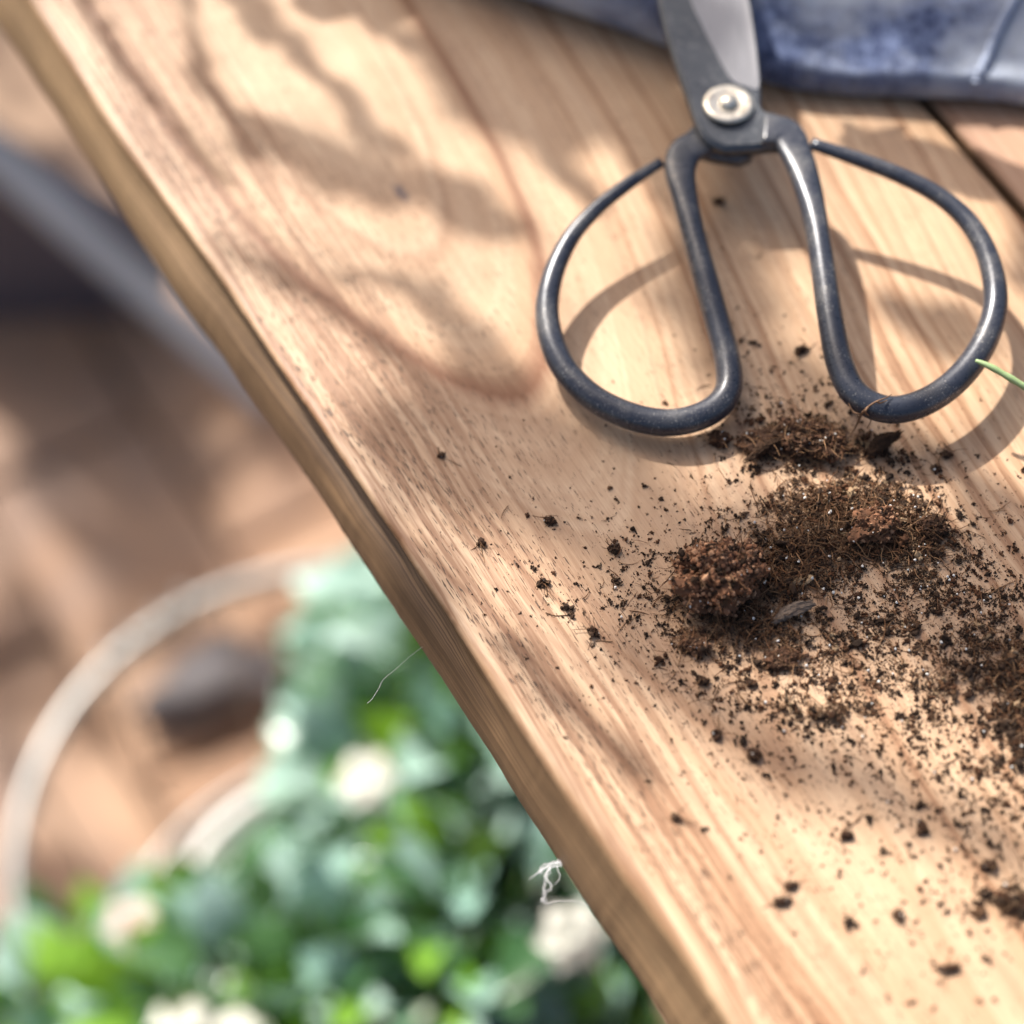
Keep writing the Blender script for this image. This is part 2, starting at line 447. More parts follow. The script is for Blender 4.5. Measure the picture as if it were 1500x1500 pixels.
def twig(px_pts, width_px, t, fork=None):
    """a twig whose shade on the board runs along px_pts: it hangs t metres up-sun of there"""
    P = [rel(at(*q) + SUN * t) for q in px_pts]
    P = catmull(P, 14)
    w = width_px * 0.00016 * 0.85
    limbs.add(tube(P, np.linspace(w, w * 0.7, 14), 6))
    return P
def spray(px, py, rx, ry, ang, n, t, lo, hi, seed, z0=0.0):
    """n leaves round the point up-sun of (px, py); rx, ry in photo pixels"""
    r = np.random.default_rng(seed)
    for _ in range(n):
        a = r.uniform(0, 2 * math.pi); q = math.sqrt(r.uniform(0, 1))
        ex, ey = q * rx * math.cos(a), q * ry * math.sin(a)
        x = px + ex * math.cos(ang) - ey * math.sin(ang); y = py + ex * math.sin(ang) + ey * math.cos(ang)
        c = rel(at(x, y, z0) + SUN * (t * r.uniform(0.9, 1.1)))
        az = r.normal(ang, 0.5)
        ux = Vector((math.cos(az), -math.sin(az), r.normal(0, 0.25))).normalized()
        uy = Vector((0, 0, 1)).cross(ux).normalized() + Vector((0, 0, r.normal(0, 0.3))); uy.normalize()
        L = r.uniform(lo, hi)
        leaves.add(leaf_poly(c, ux, uy, L, L * r.uniform(0.38, 0.6)))
# near twigs: the sharper streaks; every one is a bare twig with narrow leaves along it
tw = []
def streak(pts, width_px, t, n, seed, bare=0.35):
    r = np.random.default_rng(seed)
    width_px *= 1.1; t *= 1.25
    tw.append(twig(pts, width_px * bare, t))
    A = catmull(pts, 60)
    for i in range(n):
        j = int((i + r.uniform(0.2, 0.8)) / n * 58)
        a = at(A[j][0], A[j][1]); b = at(A[j + 1][0], A[j + 1][1])
        d = (b - a).normalized(); sd_ = Vector((-d.y, d.x, 0))
        w = width_px * 0.00016
        c = rel(a + sd_ * r.normal(0, 0.22) * w + SUN * t * r.uniform(0.96, 1.04))
        an = r.normal(0, 0.25)
        ux = (d * math.cos(an) + sd_ * math.sin(an) + Vector((0, 0, r.normal(0, .12)))).normalized()
        uy = Vector((0, 0, 1)).cross(ux).normalized()
        L = min(w * r.uniform(2.0, 3.2), 0.019)
        leaves.add(leaf_poly(c, ux, uy, L, min(L * 0.5, w * r.uniform(0.7, 1.1))))
streak([(90, -70), (120, 0), (165, 75), (225, 140), (280, 210), (335, 275)], 26, 0.40, 10, 1)
streak([(260, -60), (285, 60), (310, 130), (360, 178), (425, 210)], 30, 0.40, 9, 2)
streak([(400, 196), (425, 215), (500, 242), (600, 280), (690, 308), (770, 334)], 70, 0.55, 24, 3, 0.2)
streak([(320, -50), (360, 10), (425, 65), (475, 115), (540, 190), (575, 240)], 38, 0.40, 13, 4)
streak([(520, 10), (575, 50), (650, 90), (750, 145)], 27, 0.40, 11, 5)
streak([(735, 130), (775, 175), (820, 240), (865, 300)], 44, 0.42, 8, 6)
streak([(320, 360), (400, 398), (470, 440), (560, 510), (640, 585)], 28, 0.5, 9, 7)
streak([(500, 405), (580, 413), (660, 432)], 24, 0.45, 5, 8)
streak([(640, 455), (700, 500), (765, 570)], 64, 0.55, 6, 9)
streak([(735, 930), (800, 1000), (870, 1070), (960, 1130)], 34, 0.5, 8, 10)
streak([(900, 945), (1050, 1050), (1180, 1125), (1330, 1190), (1520, 1265)], 100, 1.1, 12, 11)
streak([(870, 90), (905, 165), (950, 240), (1000, 325)], 46, 0.4, 7, 12)
streak([(1290, 600), (1400, 690), (1500, 790), (1580, 880)], 60, 0.6, 6, 13)
streak([(1275, 212), (1390, 245), (1540, 300)], 52, 0.14, 44, 14)  # this and the next two: unseen leaves added to shade the strips beside the denim
streak([(330, -62), (500, -10), (680, 22), (870, 66)], 60, 0.2, 50, 15)
streak([(420, -110), (600, -40), (780, -10), (930, 50)], 70, 0.2, 50, 16)
# higher sprays: soft broad shade
spray(790, 690, 250, 85, 0.35, 62, 1.4, 0.018, 0.032, 7)
spray(1065, 400, 60, 150, 0.0, 40, 1.1, 0.015, 0.026, 8)
spray(1150, 590, 80, 50, 0.0, 14, 1.1, 0.014, 0.026, 11)
spray(1380, 470, 50, 36, 0.3, 6, 0.7, 0.012, 0.018, 12)
spray(1120, 860, 200, 80, 0.2, 34, 1.4, 0.018, 0.03, 13)
spray(1460, 880, 90, 120, 0.4, 26, 1.3, 0.018, 0.03, 14)
spray(580, 870, 50, 130, -0.55, 16, 1.3, 0.016, 0.03, 15)
# over the denim and the garden floor
spray(800, -10, 230, 50, 0.3, 40, 0.8, 0.022, 0.045, 16, 0.02)
spray(1460, 60, 75, 90, 0.2, 60, 0.6, 0.010, 0.020, 17, 0.036)
spray(1200, -190, 260, 30, 0.1, 40, 0.6, 0.014, 0.024, 19, 0.036)
rf = np.random.default_rng(21)
def spray_ground(x, y, r, n, t, seed, lo=0.03, hi=0.07):
    q = np.random.default_rng(seed)
    for _ in range(n):
        a = q.uniform(0, 6.283); d = r * math.sqrt(q.uniform())
        c = rel(Vector((x + d * math.cos(a), y + d * math.sin(a), GZ)) + SUN * (t * q.uniform(0.85, 1.15)))
        az = q.normal(0.9, 0.6)
        ux = Vector((math.cos(az), -math.sin(az), q.normal(0, 0.2))).normalized()
        uy = Vector((0, 0, 1)).cross(ux).normalized()
        L = q.uniform(lo, hi)
        leaves.add(leaf_poly(c, ux, uy, L, L * 0.5))
for gx, gy, gr, n, sd_ in ((-0.30, 0.52, 0.10, 34, 1), (-0.19, 0.42, 0.05, 16, 2), (-0.24, 0.30, 0.05, 16, 3), (-0.15, 0.33, 0.05, 16, 4), (-0.32, 0.68, 0.10, 26, 5),
                           (-0.14, 0.14, 0.08, 8, 6), (-0.25, 0.16, 0.06, 10, 8), (-0.12, 0.48, 0.05, 12, 9)):
    spray_ground(gx, gy, gr, n, 2.0, 100 + sd_)
# crown proper, back over the trunk, and the limbs that carry the sprays
cr_ = np.random.default_rng(33)
for _ in range(1500):
    d = Vector(cr_.normal(0, 1, 3)); d.normalize(); d *= cr_.uniform(0.35, 1.0)
    c = Vector((0.15 + d.x * 0.85, -0.1 + d.y * 0.8, 2.75 + d.z * 0.75))
    ux = Vector(cr_.normal(0, 1, 3)).normalized(); uy = ux.orthogonal().normalized()
    L = cr_.uniform(0.05, 0.10)
    leaves.add(leaf_poly(c, ux, uy, L, L * 0.5))
top = Vector((0.03, 0, 2.5))
for q in [Vector(t_[0]) for t_ in tw] + [rel(at(780, 690) + SUN * 1.5), rel(at(1460, 880) + SUN * 1.3), rel(at(1120, 860) + SUN * 1.4), rel(at(1460, 60) + SUN * 0.6), rel(at(800, -10) + SUN * 0.8)]:
    pts = catmull([top, q + SUN * 2.1 + Vector((-0.35, 0.0, 0.06)), q + SUN * 1.9, q + SUN * 0.9, q], 36)
    limbs.add(tube(pts, np.interp(np.linspace(0, 1, 36), [0, 0.16, 0.4, 1], [0.022, 0.0024, 0.0011, 0.0008]), 7))
limbs.build('limb', m_bark, tree)
lo_ = leaves.build('foliage', m_tleaf, tree, False)
lo_['kind'] = 'stuff'

# ------------------------------------------------------------------ scissors
k = NT('blackened steel')
p = k.coord()
n1 = k.noise(p, 900.0, 5.0, 0.65); n2 = k.noise(p, 110.0, 3.0, 0.6); n3 = k.noise(p, 2600.0, 2.0, 0.6)
c = k.mix(n1, (0.018, 0.022, 0.036), (0.042, 0.048, 0.066))
c = k.mix(k.ramp(n2, [(0.50, 0.0), (0.68, 0.65)]), c, (0.10, 0.10, 0.105))
wear = k.math('MULTIPLY', k.ramp(n3, [(0.60, 0.0), (0.70, 1.0)]), k.ramp(n2, [(0.40, 0.0), (0.60, 0.9)]))
c = k.mix(wear, c, (0.38, 0.36, 0.33))
k.set('Base Color', c); k.set('Metallic', 0.2); k.set('Roughness', k.ramp(n1, [(0.3, 0.25), (0.7, 0.36)]))
k.set('Specular IOR Level', 0.6)
k.bump(k.math('ADD', n1, k.math('MULTIPLY', n2, 3.0)), 0.12, 0.0002)
m_steel = k.m
k = NT('ground blade steel')
p = k.coord(); x, y, z = k.xyz(p)
sc_ = k.noise(k.comb(k.math('MULTIPLY', x, 3000.0), k.math('MULTIPLY', y, 120.0), 0.0), 1.0, 3.0)
k.set('Base Color', k.mix(sc_, (0.20, 0.20, 0.21), (0.34, 0.34, 0.36))); k.set('Metallic', 0.9); k.set('Roughness', 0.38); k.bump(sc_, 0.15, 0.0001)
m_bevel = k.m
k = NT('washer brass'); n1 = k.noise(k.coord(), 700.0, 4.0)
k.set('Base Color', k.mix(k.ramp(k.noise(k.coord(), 420.0, 4.0, 0.7), [(0.50, 0.0), (0.66, 0.75)]), k.mix(n1, (0.55, 0.50, 0.41), (0.80, 0.76, 0.68)), (0.16, 0.12, 0.09))); k.set('Metallic', 0.85); k.set('Roughness', 0.33); k.bump(n1, 0.2, 0.0002)
m_washer = k.m

k = NT('worn blade steel')
p = k.coord(); n1 = k.noise(p, 700.0, 5.0, 0.65); n2 = k.noise(p, 90.0, 4.0, 0.6)
c = k.mix(n2, (0.05, 0.056, 0.068), (0.13, 0.14, 0.155))
c = k.mix(k.ramp(n1, [(0.56, 0.0), (0.72, 0.6)]), c, (0.26, 0.26, 0.26))
k.set('Base Color', c); k.set('Metallic', 0.55); k.set('Roughness', k.ramp(n1, [(0.3, 0.26), (0.7, 0.42)])); k.bump(n1, 0.15, 0.0002)
m_steel2 = k.m
piv = at(1067, 153, 0.0205)
shears = empty('garden_scissors', (piv.x, piv.y, 0.0))
tag(shears, 'black forged garden scissors with two big looped handles lying on the board', 'scissors')
SO = Vector((piv.x, piv.y, 0.0))
def spt(px, py, z): return at(px, py, z / 1000.0) - SO
def ring(pts, n=120):
    """pts: px, py, z mm, half width px, flatness"""
    A = catmull(pts, n)
    P = [spt(a[0], a[1], a[2]) for a in A]
    rad = [a[3] * 0.000146 for a in A]
    return MB().add(tube(P, rad, 24, flat=[a[4] for a in A]))
# right loop (belongs to the upper blade)
rz = [(1118, 190, 18.8, 30, .32), (1150, 196, 18.6, 27, .40), (1166, 224, 18.2, 24, .50), (1182, 270, 17.6, 21, .72), (1196, 330, 16.8, 18, .95), (1207, 400, 15.2, 18.5, 1), (1217, 470, 13.4, 19, 1), (1231, 535, 11.8, 20, 1),
      (1255, 579, 10.8, 20, 1), (1300, 600, 10.2, 20, 1), (1352, 590, 10.2, 20, 1), (1402, 556, 10.8, 19.5, 1), (1440, 505, 11.8, 19, 1), (1458, 447, 13.0, 18, 1), (1450, 385, 14.6, 16.5, 1), (1422, 330, 16.0, 15, 1),
      (1378, 289, 17.0, 13.5, 1), (1320, 258, 17.8, 12.5, 1), (1258, 234, 18.4, 11.5, 1), (1188, 210, 19.0, 9.5, .9)]
hr = ring(rz).build('handle_loop', m_steel, shears)
lz = [(1060, 206, 14.6, 22, .34), (1030, 209, 14.8, 25, .36), (1005, 222, 14.8, 26, .42), (996, 248, 14.4, 24, .55), (1003, 290, 13.6, 20, .8), (1016, 345, 12.4, 18, 1), (1034, 410, 10.6, 18.5, 1), (1052, 475, 8.4, 19, 1), (1066, 530, 6.8, 19.5, 1),
      (1066, 574, 5.8, 20, 1), (1038, 604, 5.2, 20, 1), (985, 619, 4.9, 20, 1), (925, 610, 4.9, 20, 1), (865, 580, 5.4, 19.5, 1), (822, 532, 6.4, 19, 1), (802, 470, 7.8, 18, 1), (808, 410, 9.8, 16, 1), (835, 350, 11.6, 13.5, 1),
      (875, 305, 13.0, 11.5, 1), (922, 268, 14.0, 10, 1), (968, 238, 14.6, 8, .9)]
hl = ring(lz).build('handle_loop', m_steel, shears)
def plate(name, outline, z0, thick, mats, mat_of=None, ztilt=0.0, bev=0.0006, parent=shears):
    """flat forged plate: outline in photo pixels at its top height (mm); rises by ztilt mm per 100 px up the picture"""
    top_ = [spt(px, py, z0 + ztilt * (153 - py) / 100.0) for px, py in outline]
    n = len(top_)
    bm = bmesh.new()
    tv = [bm.verts.new(p) for p in top_]
    bv = [bm.verts.new(p - Vector((0, 0, thick / 1000))) for p in top_]
    ft = bm.faces.new(tv); bm.faces.new(bv[::-1])
    for i in range(n): bm.faces.new((tv[i], bv[i], bv[(i + 1) % n], tv[(i + 1) % n]))
    bmesh.ops.recalc_face_normals(bm, faces=bm.faces[:])
    if bev: bmesh.ops.bevel(bm, geom=[e for e in ft.edges], offset=bev, segments=3, affect='EDGES')
    me = bpy.data.meshes.new(name); bm.to_mesh(me); bm.free()
    o = link_mesh(name, me, mats, parent, True)
    for q in me.polygons: q.use_smooth = len(q.vertices) <= 4
    return o
def smooth_outline(pts, n=60):
    A = catmull(pts + [pts[0]], n)[:-1]
    return [tuple(a) for a in A]
up_out = [(1062, 216), (1038, 204), (1021, 178), (1008, 140), (992, 95), (976, 45), (966, 0), (950, -80), (938, -180), (934, -300),
          (1000, -270), (1060, -140), (1090, -40), (1103, 20), (1112, 80), (1115, 130), (1117, 158), (1140, 166), (1163, 184), (1176, 208), (1160, 222), (1138, 211), (1102, 214)]
ub = plate('blade', smooth_outline(up_out, 90), 19.8, 3.0, m_steel2, ztilt=2.6)
# ground bevel of the upper blade: a hollow facet, proud of the forged face
bo = [(1096, 128), (1072, 117), (1050, 80), (1030, 40), (1012, 0), (985, -90), (962, -180), (940, -290), (1000, -262), (1058, -136), (1087, -40), (1100, 20), (1109, 80), (1112, 128)]
plate('bevel', smooth_outline(bo, 60), 20.0, 0.5, m_bevel, ztilt=2.6, bev=0.0001, parent=ub)
lo_out = [(1085, 232), (1030, 222), (1000, 205), (1012, 186), (1035, 160), (1035, 100), (1020, 30), (1000, -60), (960, -180), (940, -300), (1020, -230), (1085, -60), (1106, 40), (1108, 120), (1104, 180), (1105, 220)]
plate('blade', smooth_outline(lo_out, 70), 16.4, 3.0, m_steel2, ztilt=2.5)
def lathe(profile, n=40):
    V = []; Fc = []
    for r, z in profile:
        for i in range(n):
            a = 2 * math.pi * i / n
            V.append(Vector((r * math.cos(a), r * math.sin(a), z)))
    for j in range(len(profile) - 1):
        for i in range(n):
            l = (i + 1) % n
            Fc.append((j * n + i, j * n + l, (j + 1) * n + l, (j + 1) * n + i))
    Fc.append(tuple(range(n))[::-1]); Fc.append(tuple((len(profile) - 1) * n + i for i in range(n)))
    return V, Fc
mm = 0.001
wash = MB().add(lathe([(5.5 * mm, 0), (5.75 * mm, 0.35 * mm), (5.65 * mm, 0.75 * mm), (5.1 * mm, 1.05 * mm), (4.3 * mm, 1.02 * mm), (3.3 * mm, 0.86 * mm), (2.6 * mm, 0.80 * mm), (0.4 * mm, 0.80 * mm)])).build('pivot_washer', m_washer, shears)
wash.location = spt(1067, 155, 19.75)
rv = MB().add(lathe([(2.2 * mm, 0.6 * mm), (2.1 * mm, 1.2 * mm), (1.85 * mm, 1.75 * mm), (1.35 * mm, 2.15 * mm), (0.7 * mm, 2.35 * mm), (0.1 * mm, 2.4 * mm)])).build('rivet', m_washer, wash)

# ------------------------------------------------------------------ denim
k = NT('blue denim')
uv = k.n('ShaderNodeTexCoord').outputs['Object']
x, y, z = k.xyz(uv)
wv = k.n('ShaderNodeTexWave', {'Vector': k.comb(k.math('ADD', x, k.math('MULTIPLY', y, 0.6)), k.math('MULTIPLY', y, 0.1), z), 'Scale': 420.0, 'Distortion': 1.5, 'Detail': 2.0, 'Detail Scale': 2.0})
thr = k.noise(k.comb(k.math('MULTIPLY', x, 1500.0), k.math('MULTIPLY', y, 350.0), k.math('MULTIPLY', z, 350.0)), 1.0, 3.0, 0.7)
fade = k.noise(uv, 28.0, 4.0, 0.6)
mot = k.noise(uv, 330.0, 4.0, 0.7)
thr = k.math('ADD', k.math('MULTIPLY', thr, 0.45), k.math('MULTIPLY', mot, 0.55))
c = k.mix(k.ramp(thr, [(0.39, 0.0), (0.62, 1.0)]), (0.015, 0.024, 0.075), (0.16, 0.20, 0.33))
c = k.mix(k.ramp(fade, [(0.42, 0.0), (0.64, 0.75)]), c, (0.54, 0.58, 0.63))
c = k.mix(k.math('MULTIPLY', wv.outputs[1], 0.15), c, (0.22, 0.26, 0.38))
k.set('Base Color', c); k.set('Roughness', 0.92); k.set('Specular IOR Level', 0.04)
k.set('Sheen Weight', 0.05); k.set('Sheen Roughness', 0.5)
k.bump(k.math('ADD', thr, wv.outputs[1]), 0.6, 0.0004)
m_denim = k.m
m_seam = simple('worn denim seam', (0.28, 0.32, 0.42), 0.95, 0, 0.35, 700.0, 0.6, 0.1)
fe = [(300, -168), (420, -122), (560, -68), (720, -2), (860, 44), (985, 84), (1113, 124), (1200, 139), (1330, 146), (1430, 150), (1500, 158), (1700, 190), (2000, 240)]
hh = [14, 16, 18, 20, 19, 15, 10, 7.5, 7.5, 8, 8.5, 10, 12]
FE = catmull([(*p, h) for p, h in zip(fe, hh)], 110)
denim = empty('denim_cloth', at(1200, 139))
tag(denim, 'folded blue denim cloth with faded patches lying behind the scissors', 'cloth')
DO = Vector(denim.location)
V = []
prof = []
NP = 40
dn_rows = []
for i, (px, py, h) in enumerate(FE):
    base = at(px, py + 8, 0.0)
    q0 = at(*FE[max(i - 1, 0)][:2]); q1 = at(*FE[min(i + 1, len(FE) - 1)][:2])
    t = (q1 - q0).normalized(); inw = Vector((-t.y, t.x, 0))
    hm = h / 1000
    row = [base + inw * 0.30 + Vector((0, 0, 0.0006)), base + inw * 0.02 + Vector((0, 0, 0.0006))]
    for a in np.linspace(-90, 90, 15):                      # rolled front
        r = hm / 2
        row.append(base + inw * (r * 0.72 - r * 0.72 * math.cos(R(a))) + Vector((0, 0, r + r * math.sin(R(a)) + 0.0006)))
    for d in np.linspace(0.004, 0.30, 26):
        hz = hm + 0.006 * (1 - math.exp(-d / 0.03)) + 0.06 * d
        row.append(base + inw * (hm * 0.36 + d) + Vector((0, 0, hz)))
    for j in range(5, len(row)):
        p_ = row[j]
        amp = 0.0030 * min(1.0, (j - 4) / 11)
        dz = noise.noise(p_ * 24) * amp + noise.noise(p_ * 70 + Vector((3, 1, 7))) * amp * 0.35 + noise.noise(p_ * 320) * 0.0003 + abs(noise.noise(Vector((p_.x * 55 + p_.y * 30, p_.y * 14, 2.0)))) * -0.0007 * min(1.0, (j - 4) / 8)
        row[j] = p_ + Vector((0, 0, dz))
    V += [p_ - DO for p_ in row]
    dn_rows.append(row)
m = len(row)
Fc = []
for i in range(len(FE) - 1):
    for j in range(m - 1):
        Fc.append((i * m + j, (i + 1) * m + j, (i + 1) * m + j + 1, i * m + j + 1))
    Fc.append((i * m + m - 1, (i + 1) * m + m - 1, (i + 1) * m, i * m))
Fc.append(tuple(range(m))); Fc.append(tuple((len(FE) - 1) * m + j for j in range(m))[::-1])
pydata('folded_layer', V, Fc, m_denim, denim)
# raised seam running back over the fold
def denim_surface(px, py):
    """closest vertex row sample of the denim seen at the pixel"""
    best = None
    for row in dn_rows:
        for p_ in row[4:]:
            d = p_ - CAM
            u = 750 + FPX * d.dot(RT) / d.dot(FW); v = 750 - FPX * d.dot(UP) / d.dot(FW)
            e = (u - px) ** 2 + (v - py) ** 2
            if best is None or e < best[0]: best = (e, p_)
    return best[1]
sm = catmull([denim_surface(a, b) for a, b in [(1424, 140), (1436, 110), (1450, 75), (1468, 35), (1486, -5), (1505, -50), (1525, -100)]], 60)
sm = np.array([sm[max(0, i - 9):i + 10].mean(axis=0) for i in range(60)])
MB().add(tube([p_ - DO + Vector((0, 0, 0.0007 + 0.0002 * math.sin(i * 1.9))) for i, p_ in enumerate(map(Vector, sm))], [0.0011 + 0.0002 * math.sin(i * 1.3) for i in range(60)], 8)).build('seam', m_seam, denim)

# ------------------------------------------------------------------ soil
def attr_mat(name, rough, spec=0.3):
    k = NT(name)
    a = k.n('ShaderNodeAttribute', attribute_name='tint')
    k.set('Base Color', a.outputs['Color']); k.set('Roughness', rough); k.set('Specular IOR Level', spec)
    return k.m
m_soil = attr_mat('potting soil', 0.88, 0.3)
m_perl = simple('perlite', (0.72, 0.70, 0.66), 0.6, 0, 0.2, 2000.0)
def lump_template(seed, sub=1):
    bm = bmesh.new()
    bmesh.ops.create_icosphere(bm, subdivisions=sub, radius=1.0)
    r = np.random.default_rng(seed)
    off = Vector(r.uniform(-50, 50, 3))
    for v in bm.verts:
        f = 1 + 0.55 * noise.noise(v.co * 1.3 + off) + 0.45 * noise.noise(v.co * 3.1 + off)
        v.co *= max(0.3, f)
    bm.verts.ensure_lookup_table()
    V = np.array([v.co[:] for v in bm.verts]); F_ = np.array([[v.index for v in f.verts] for f in bm.faces])
    bm.free()
    return V, F_
TEMPL = [lump_template(s) for s in range(12)]
def rotm(r):
    q = r.normal(0, 1, 4); q /= np.linalg.norm(q); w, x, y, z = q
    return np.array([[1 - 2 * (y * y + z * z), 2 * (x * y - z * w), 2 * (x * z + y * w)], [2 * (x * y + z * w), 1 - 2 * (x * x + z * z), 2 * (y * z - x * w)], [2 * (x * z - y * w), 2 * (y * z + x * w), 1 - 2 * (x * x + y * y)]])
class Bits:
    """many small lumps and fibres in one mesh with a colour per piece"""
    def __init__(self): self.V = []; self.F = []; self.C = []; self.n = 0
    def lump(self, p, size, r, tint, flat=1.0):
        tv, tf = TEMPL[r.integers(0, 12)]
        s = size * np.array([r.uniform(0.55, 1.5), r.uniform(0.5, 1.1), r.uniform(0.45, 0.9)])
        v = (tv * s) @ rotm(r).T
        v[:, 2] *= flat
        v += np.array(p)
        lo = v[:, 2].min() - p[2] if False else 0
        self.V.append(v); self.F += (tf + self.n).tolist(); self.n += len(v); self.C.append(np.tile(tint, (len(v), 1)))
    def fibre(self, p, L, rad, r, tint, lift=0.3):
        n = 6
        a = r.uniform(0, 6.283); d = np.array([math.cos(a), math.sin(a), r.normal(0, lift)]); d /= np.linalg.norm(d)
        bend = r.normal(0, 0.55, 3) * np.array([1, 1, 0.5])
        pts = []
        q = np.array(p, float)
        for i in range(n):
            pts.append(Vector(q)); d = d + bend / n * 1.6 + r.normal(0, 0.12, 3); d /= np.linalg.norm(d); q = q + d * L / n
            q[2] = max(q[2], 0.00012)
        V_, F_ = tube(pts, [rad, rad, rad * .95, rad * .85, rad * .7, rad * .4], 4, cap=False)
        self.V.append(np.array([v[:] for v in V_])); self.F += [tuple(i + self.n for i in f) for f in F_]; self.n += len(V_); self.C.append(np.tile(tint, (len(V_), 1)))
    def build(self, name, mat, parent=None, origin=None):
        V_ = np.vstack(self.V)
        if origin is not None: V_ = V_ - np.array(origin)
        C_ = np.vstack(self.C)
        me = bpy.data.meshes.new(name)
        me.from_pydata(V_.tolist(), [], self.F)
        me.update()
        ca = me.color_attributes.new('tint', 'FLOAT_COLOR', 'POINT')
        ca.data.foreach_set('color', np.hstack([C_, np.ones((len(C_), 1))]).ravel().astype(np.float32))
        o = link_mesh(name, me, mat, parent, False)
        if origin is not None: o.location = origin
        return o
def tint(r, kind=None):
    u = r.uniform() if kind is None else kind
    if u < 0.60: b = np.array([0.031, 0.0165, 0.009])
    elif u < 0.90: b = np.array([0.066, 0.028, 0.0125])
    elif u < 0.98: b = np.array([0.10, 0.052, 0.026])
    else: b = np.array([0.25, 0.17, 0.10])
    return b * r.uniform(0.6, 1.5)
def ftint(r): return (np.array([0.15, 0.072, 0.034]) if r.uniform() < 0.6 else np.array([0.24, 0.135, 0.07])) * r.uniform(0.5, 1.3)

# heap profile: px, py, sx, sy, height mm
HEAPS = [(1185, 640, 55, 26, 3.0), (1110, 655, 22, 18, 2.5), (1290, 662, 26, 14, 2.2), (1225, 745, 60, 28, 4.0), (1295, 765, 55, 26, 4.5), (1150, 835, 46, 30, 2.8), (1200, 800, 60, 28, 2.2),
         (1060, 885, 60, 30, 1.6), (1110, 930, 55, 24, 2.4), (1340, 810, 45, 22, 2.2), (1495, 985, 34, 42, 3.0), (1205, 1045, 40, 12, 1.8), (1488, 1325, 26, 10, 3.0), (1500, 1085, 26, 30, 2.6), (1400, 1000, 40, 20, 1.2)]
def heap(px, py):
    return sum(0.62 * h * math.exp(-((px - a) / sx) ** 2 / 1.6 - ((py - b) / sy) ** 2 / 1.6) for a, b, sx, sy, h in HEAPS) / 1000
# where loose bits fall: px, py, sx, sy, angle, count, median size mm, fibre share
SCAT = [(1185, 640, 50, 26, 0, 620, .55, .25), (1120, 650, 38, 22, 0, 160, .5, .15), (1285, 662, 32, 15, 0, 150, .55, .1), (1110, 570, 45, 48, 0, 120, .48, .05), (1180, 580, 45, 30, 0, 110, .42, .1),
        (1225, 745, 70, 34, 0.1, 900, .52, .35), (1300, 770, 70, 34, 0.3, 900, .52, .25), (1140, 825, 65, 34, -0.3, 950, .5, .45), (1060, 870, 75, 36, 0.1, 700, .5, .3), (1230, 830, 110, 50, 0.2, 1900, .36, .2),
        (1110, 930, 80, 36, 0.2, 620, .48, .25), (1180, 990, 120, 34, 0.25, 800, .42, .15), (1205, 1045, 55, 13, 0.05, 330, .5, .2), (1380, 850, 95, 60, 0.6, 1300, .42, .08), (1330, 960, 140, 60, 0.25, 2000, .36, .06),
        (1440, 930, 75, 65, 0.4, 1200, .45, .08), (1490, 1000, 40, 48, 0.2, 800, .55, .15), (1500, 1090, 38, 45, 0, 500, .6, .1), (1380, 1060, 130, 60, 0.5, 1300, .36, .06), (1290, 1120, 120, 45, 0.4, 500, .38, .05),
        (1170, 925, 80, 48, 0.3, 900, .44, .25), (1330, 865, 90, 45, 0.4, 900, .42, .12), (1225, 695, 55, 28, 0, 330, .45, .15), (1420, 960, 70, 40, 0.5, 600, .42, .1), (880, 800, 75, 60, 0.6, 150, .34, .03), (980, 880, 60, 60, 0, 260, .42, .05), (900, 900, 70, 40, 0.5, 110, .34, .03), (760, 790, 55, 50, 0.7, 60, .34, .02), (1010, 990, 60, 45, 0, 130, .4, .08),
        (1060, 1030, 70, 50, 0.4, 120, .42, .08), (1200, 1110, 110, 45, 0.4, 110, .42, .05), (1400, 1180, 120, 60, 0.3, 700, .42, .05), (1440, 1250, 80, 60, 0.2, 220, .55, .05), (1480, 1325, 34, 13, 0, 170, .7, .1),
        (1390, 1390, 110, 60, 0.3, 60, .6, .02), (1420, 700, 80, 70, 0.5, 70, .34, .02), (1100, 450, 40, 90, 0, 50, .4, .02), (980, 560, 70, 60, 0, 24, .36, .02), (960, 700, 90, 50, 0.2, 40, .35, .02), (1150, 1250, 200, 90, 0.3, 30, .5, .0),
        (1330, 1340, 190, 110, 0.2, 230, .44, 0), (1180, 1200, 160, 60, .4, 60, .4, 0), (700, 850, 70, 60, .9, 26, .32, 0), (820, 980, 80, 40, .6, 24, .36, 0)]
soil = Bits(); perl = MB()
r = np.random.default_rng(11)
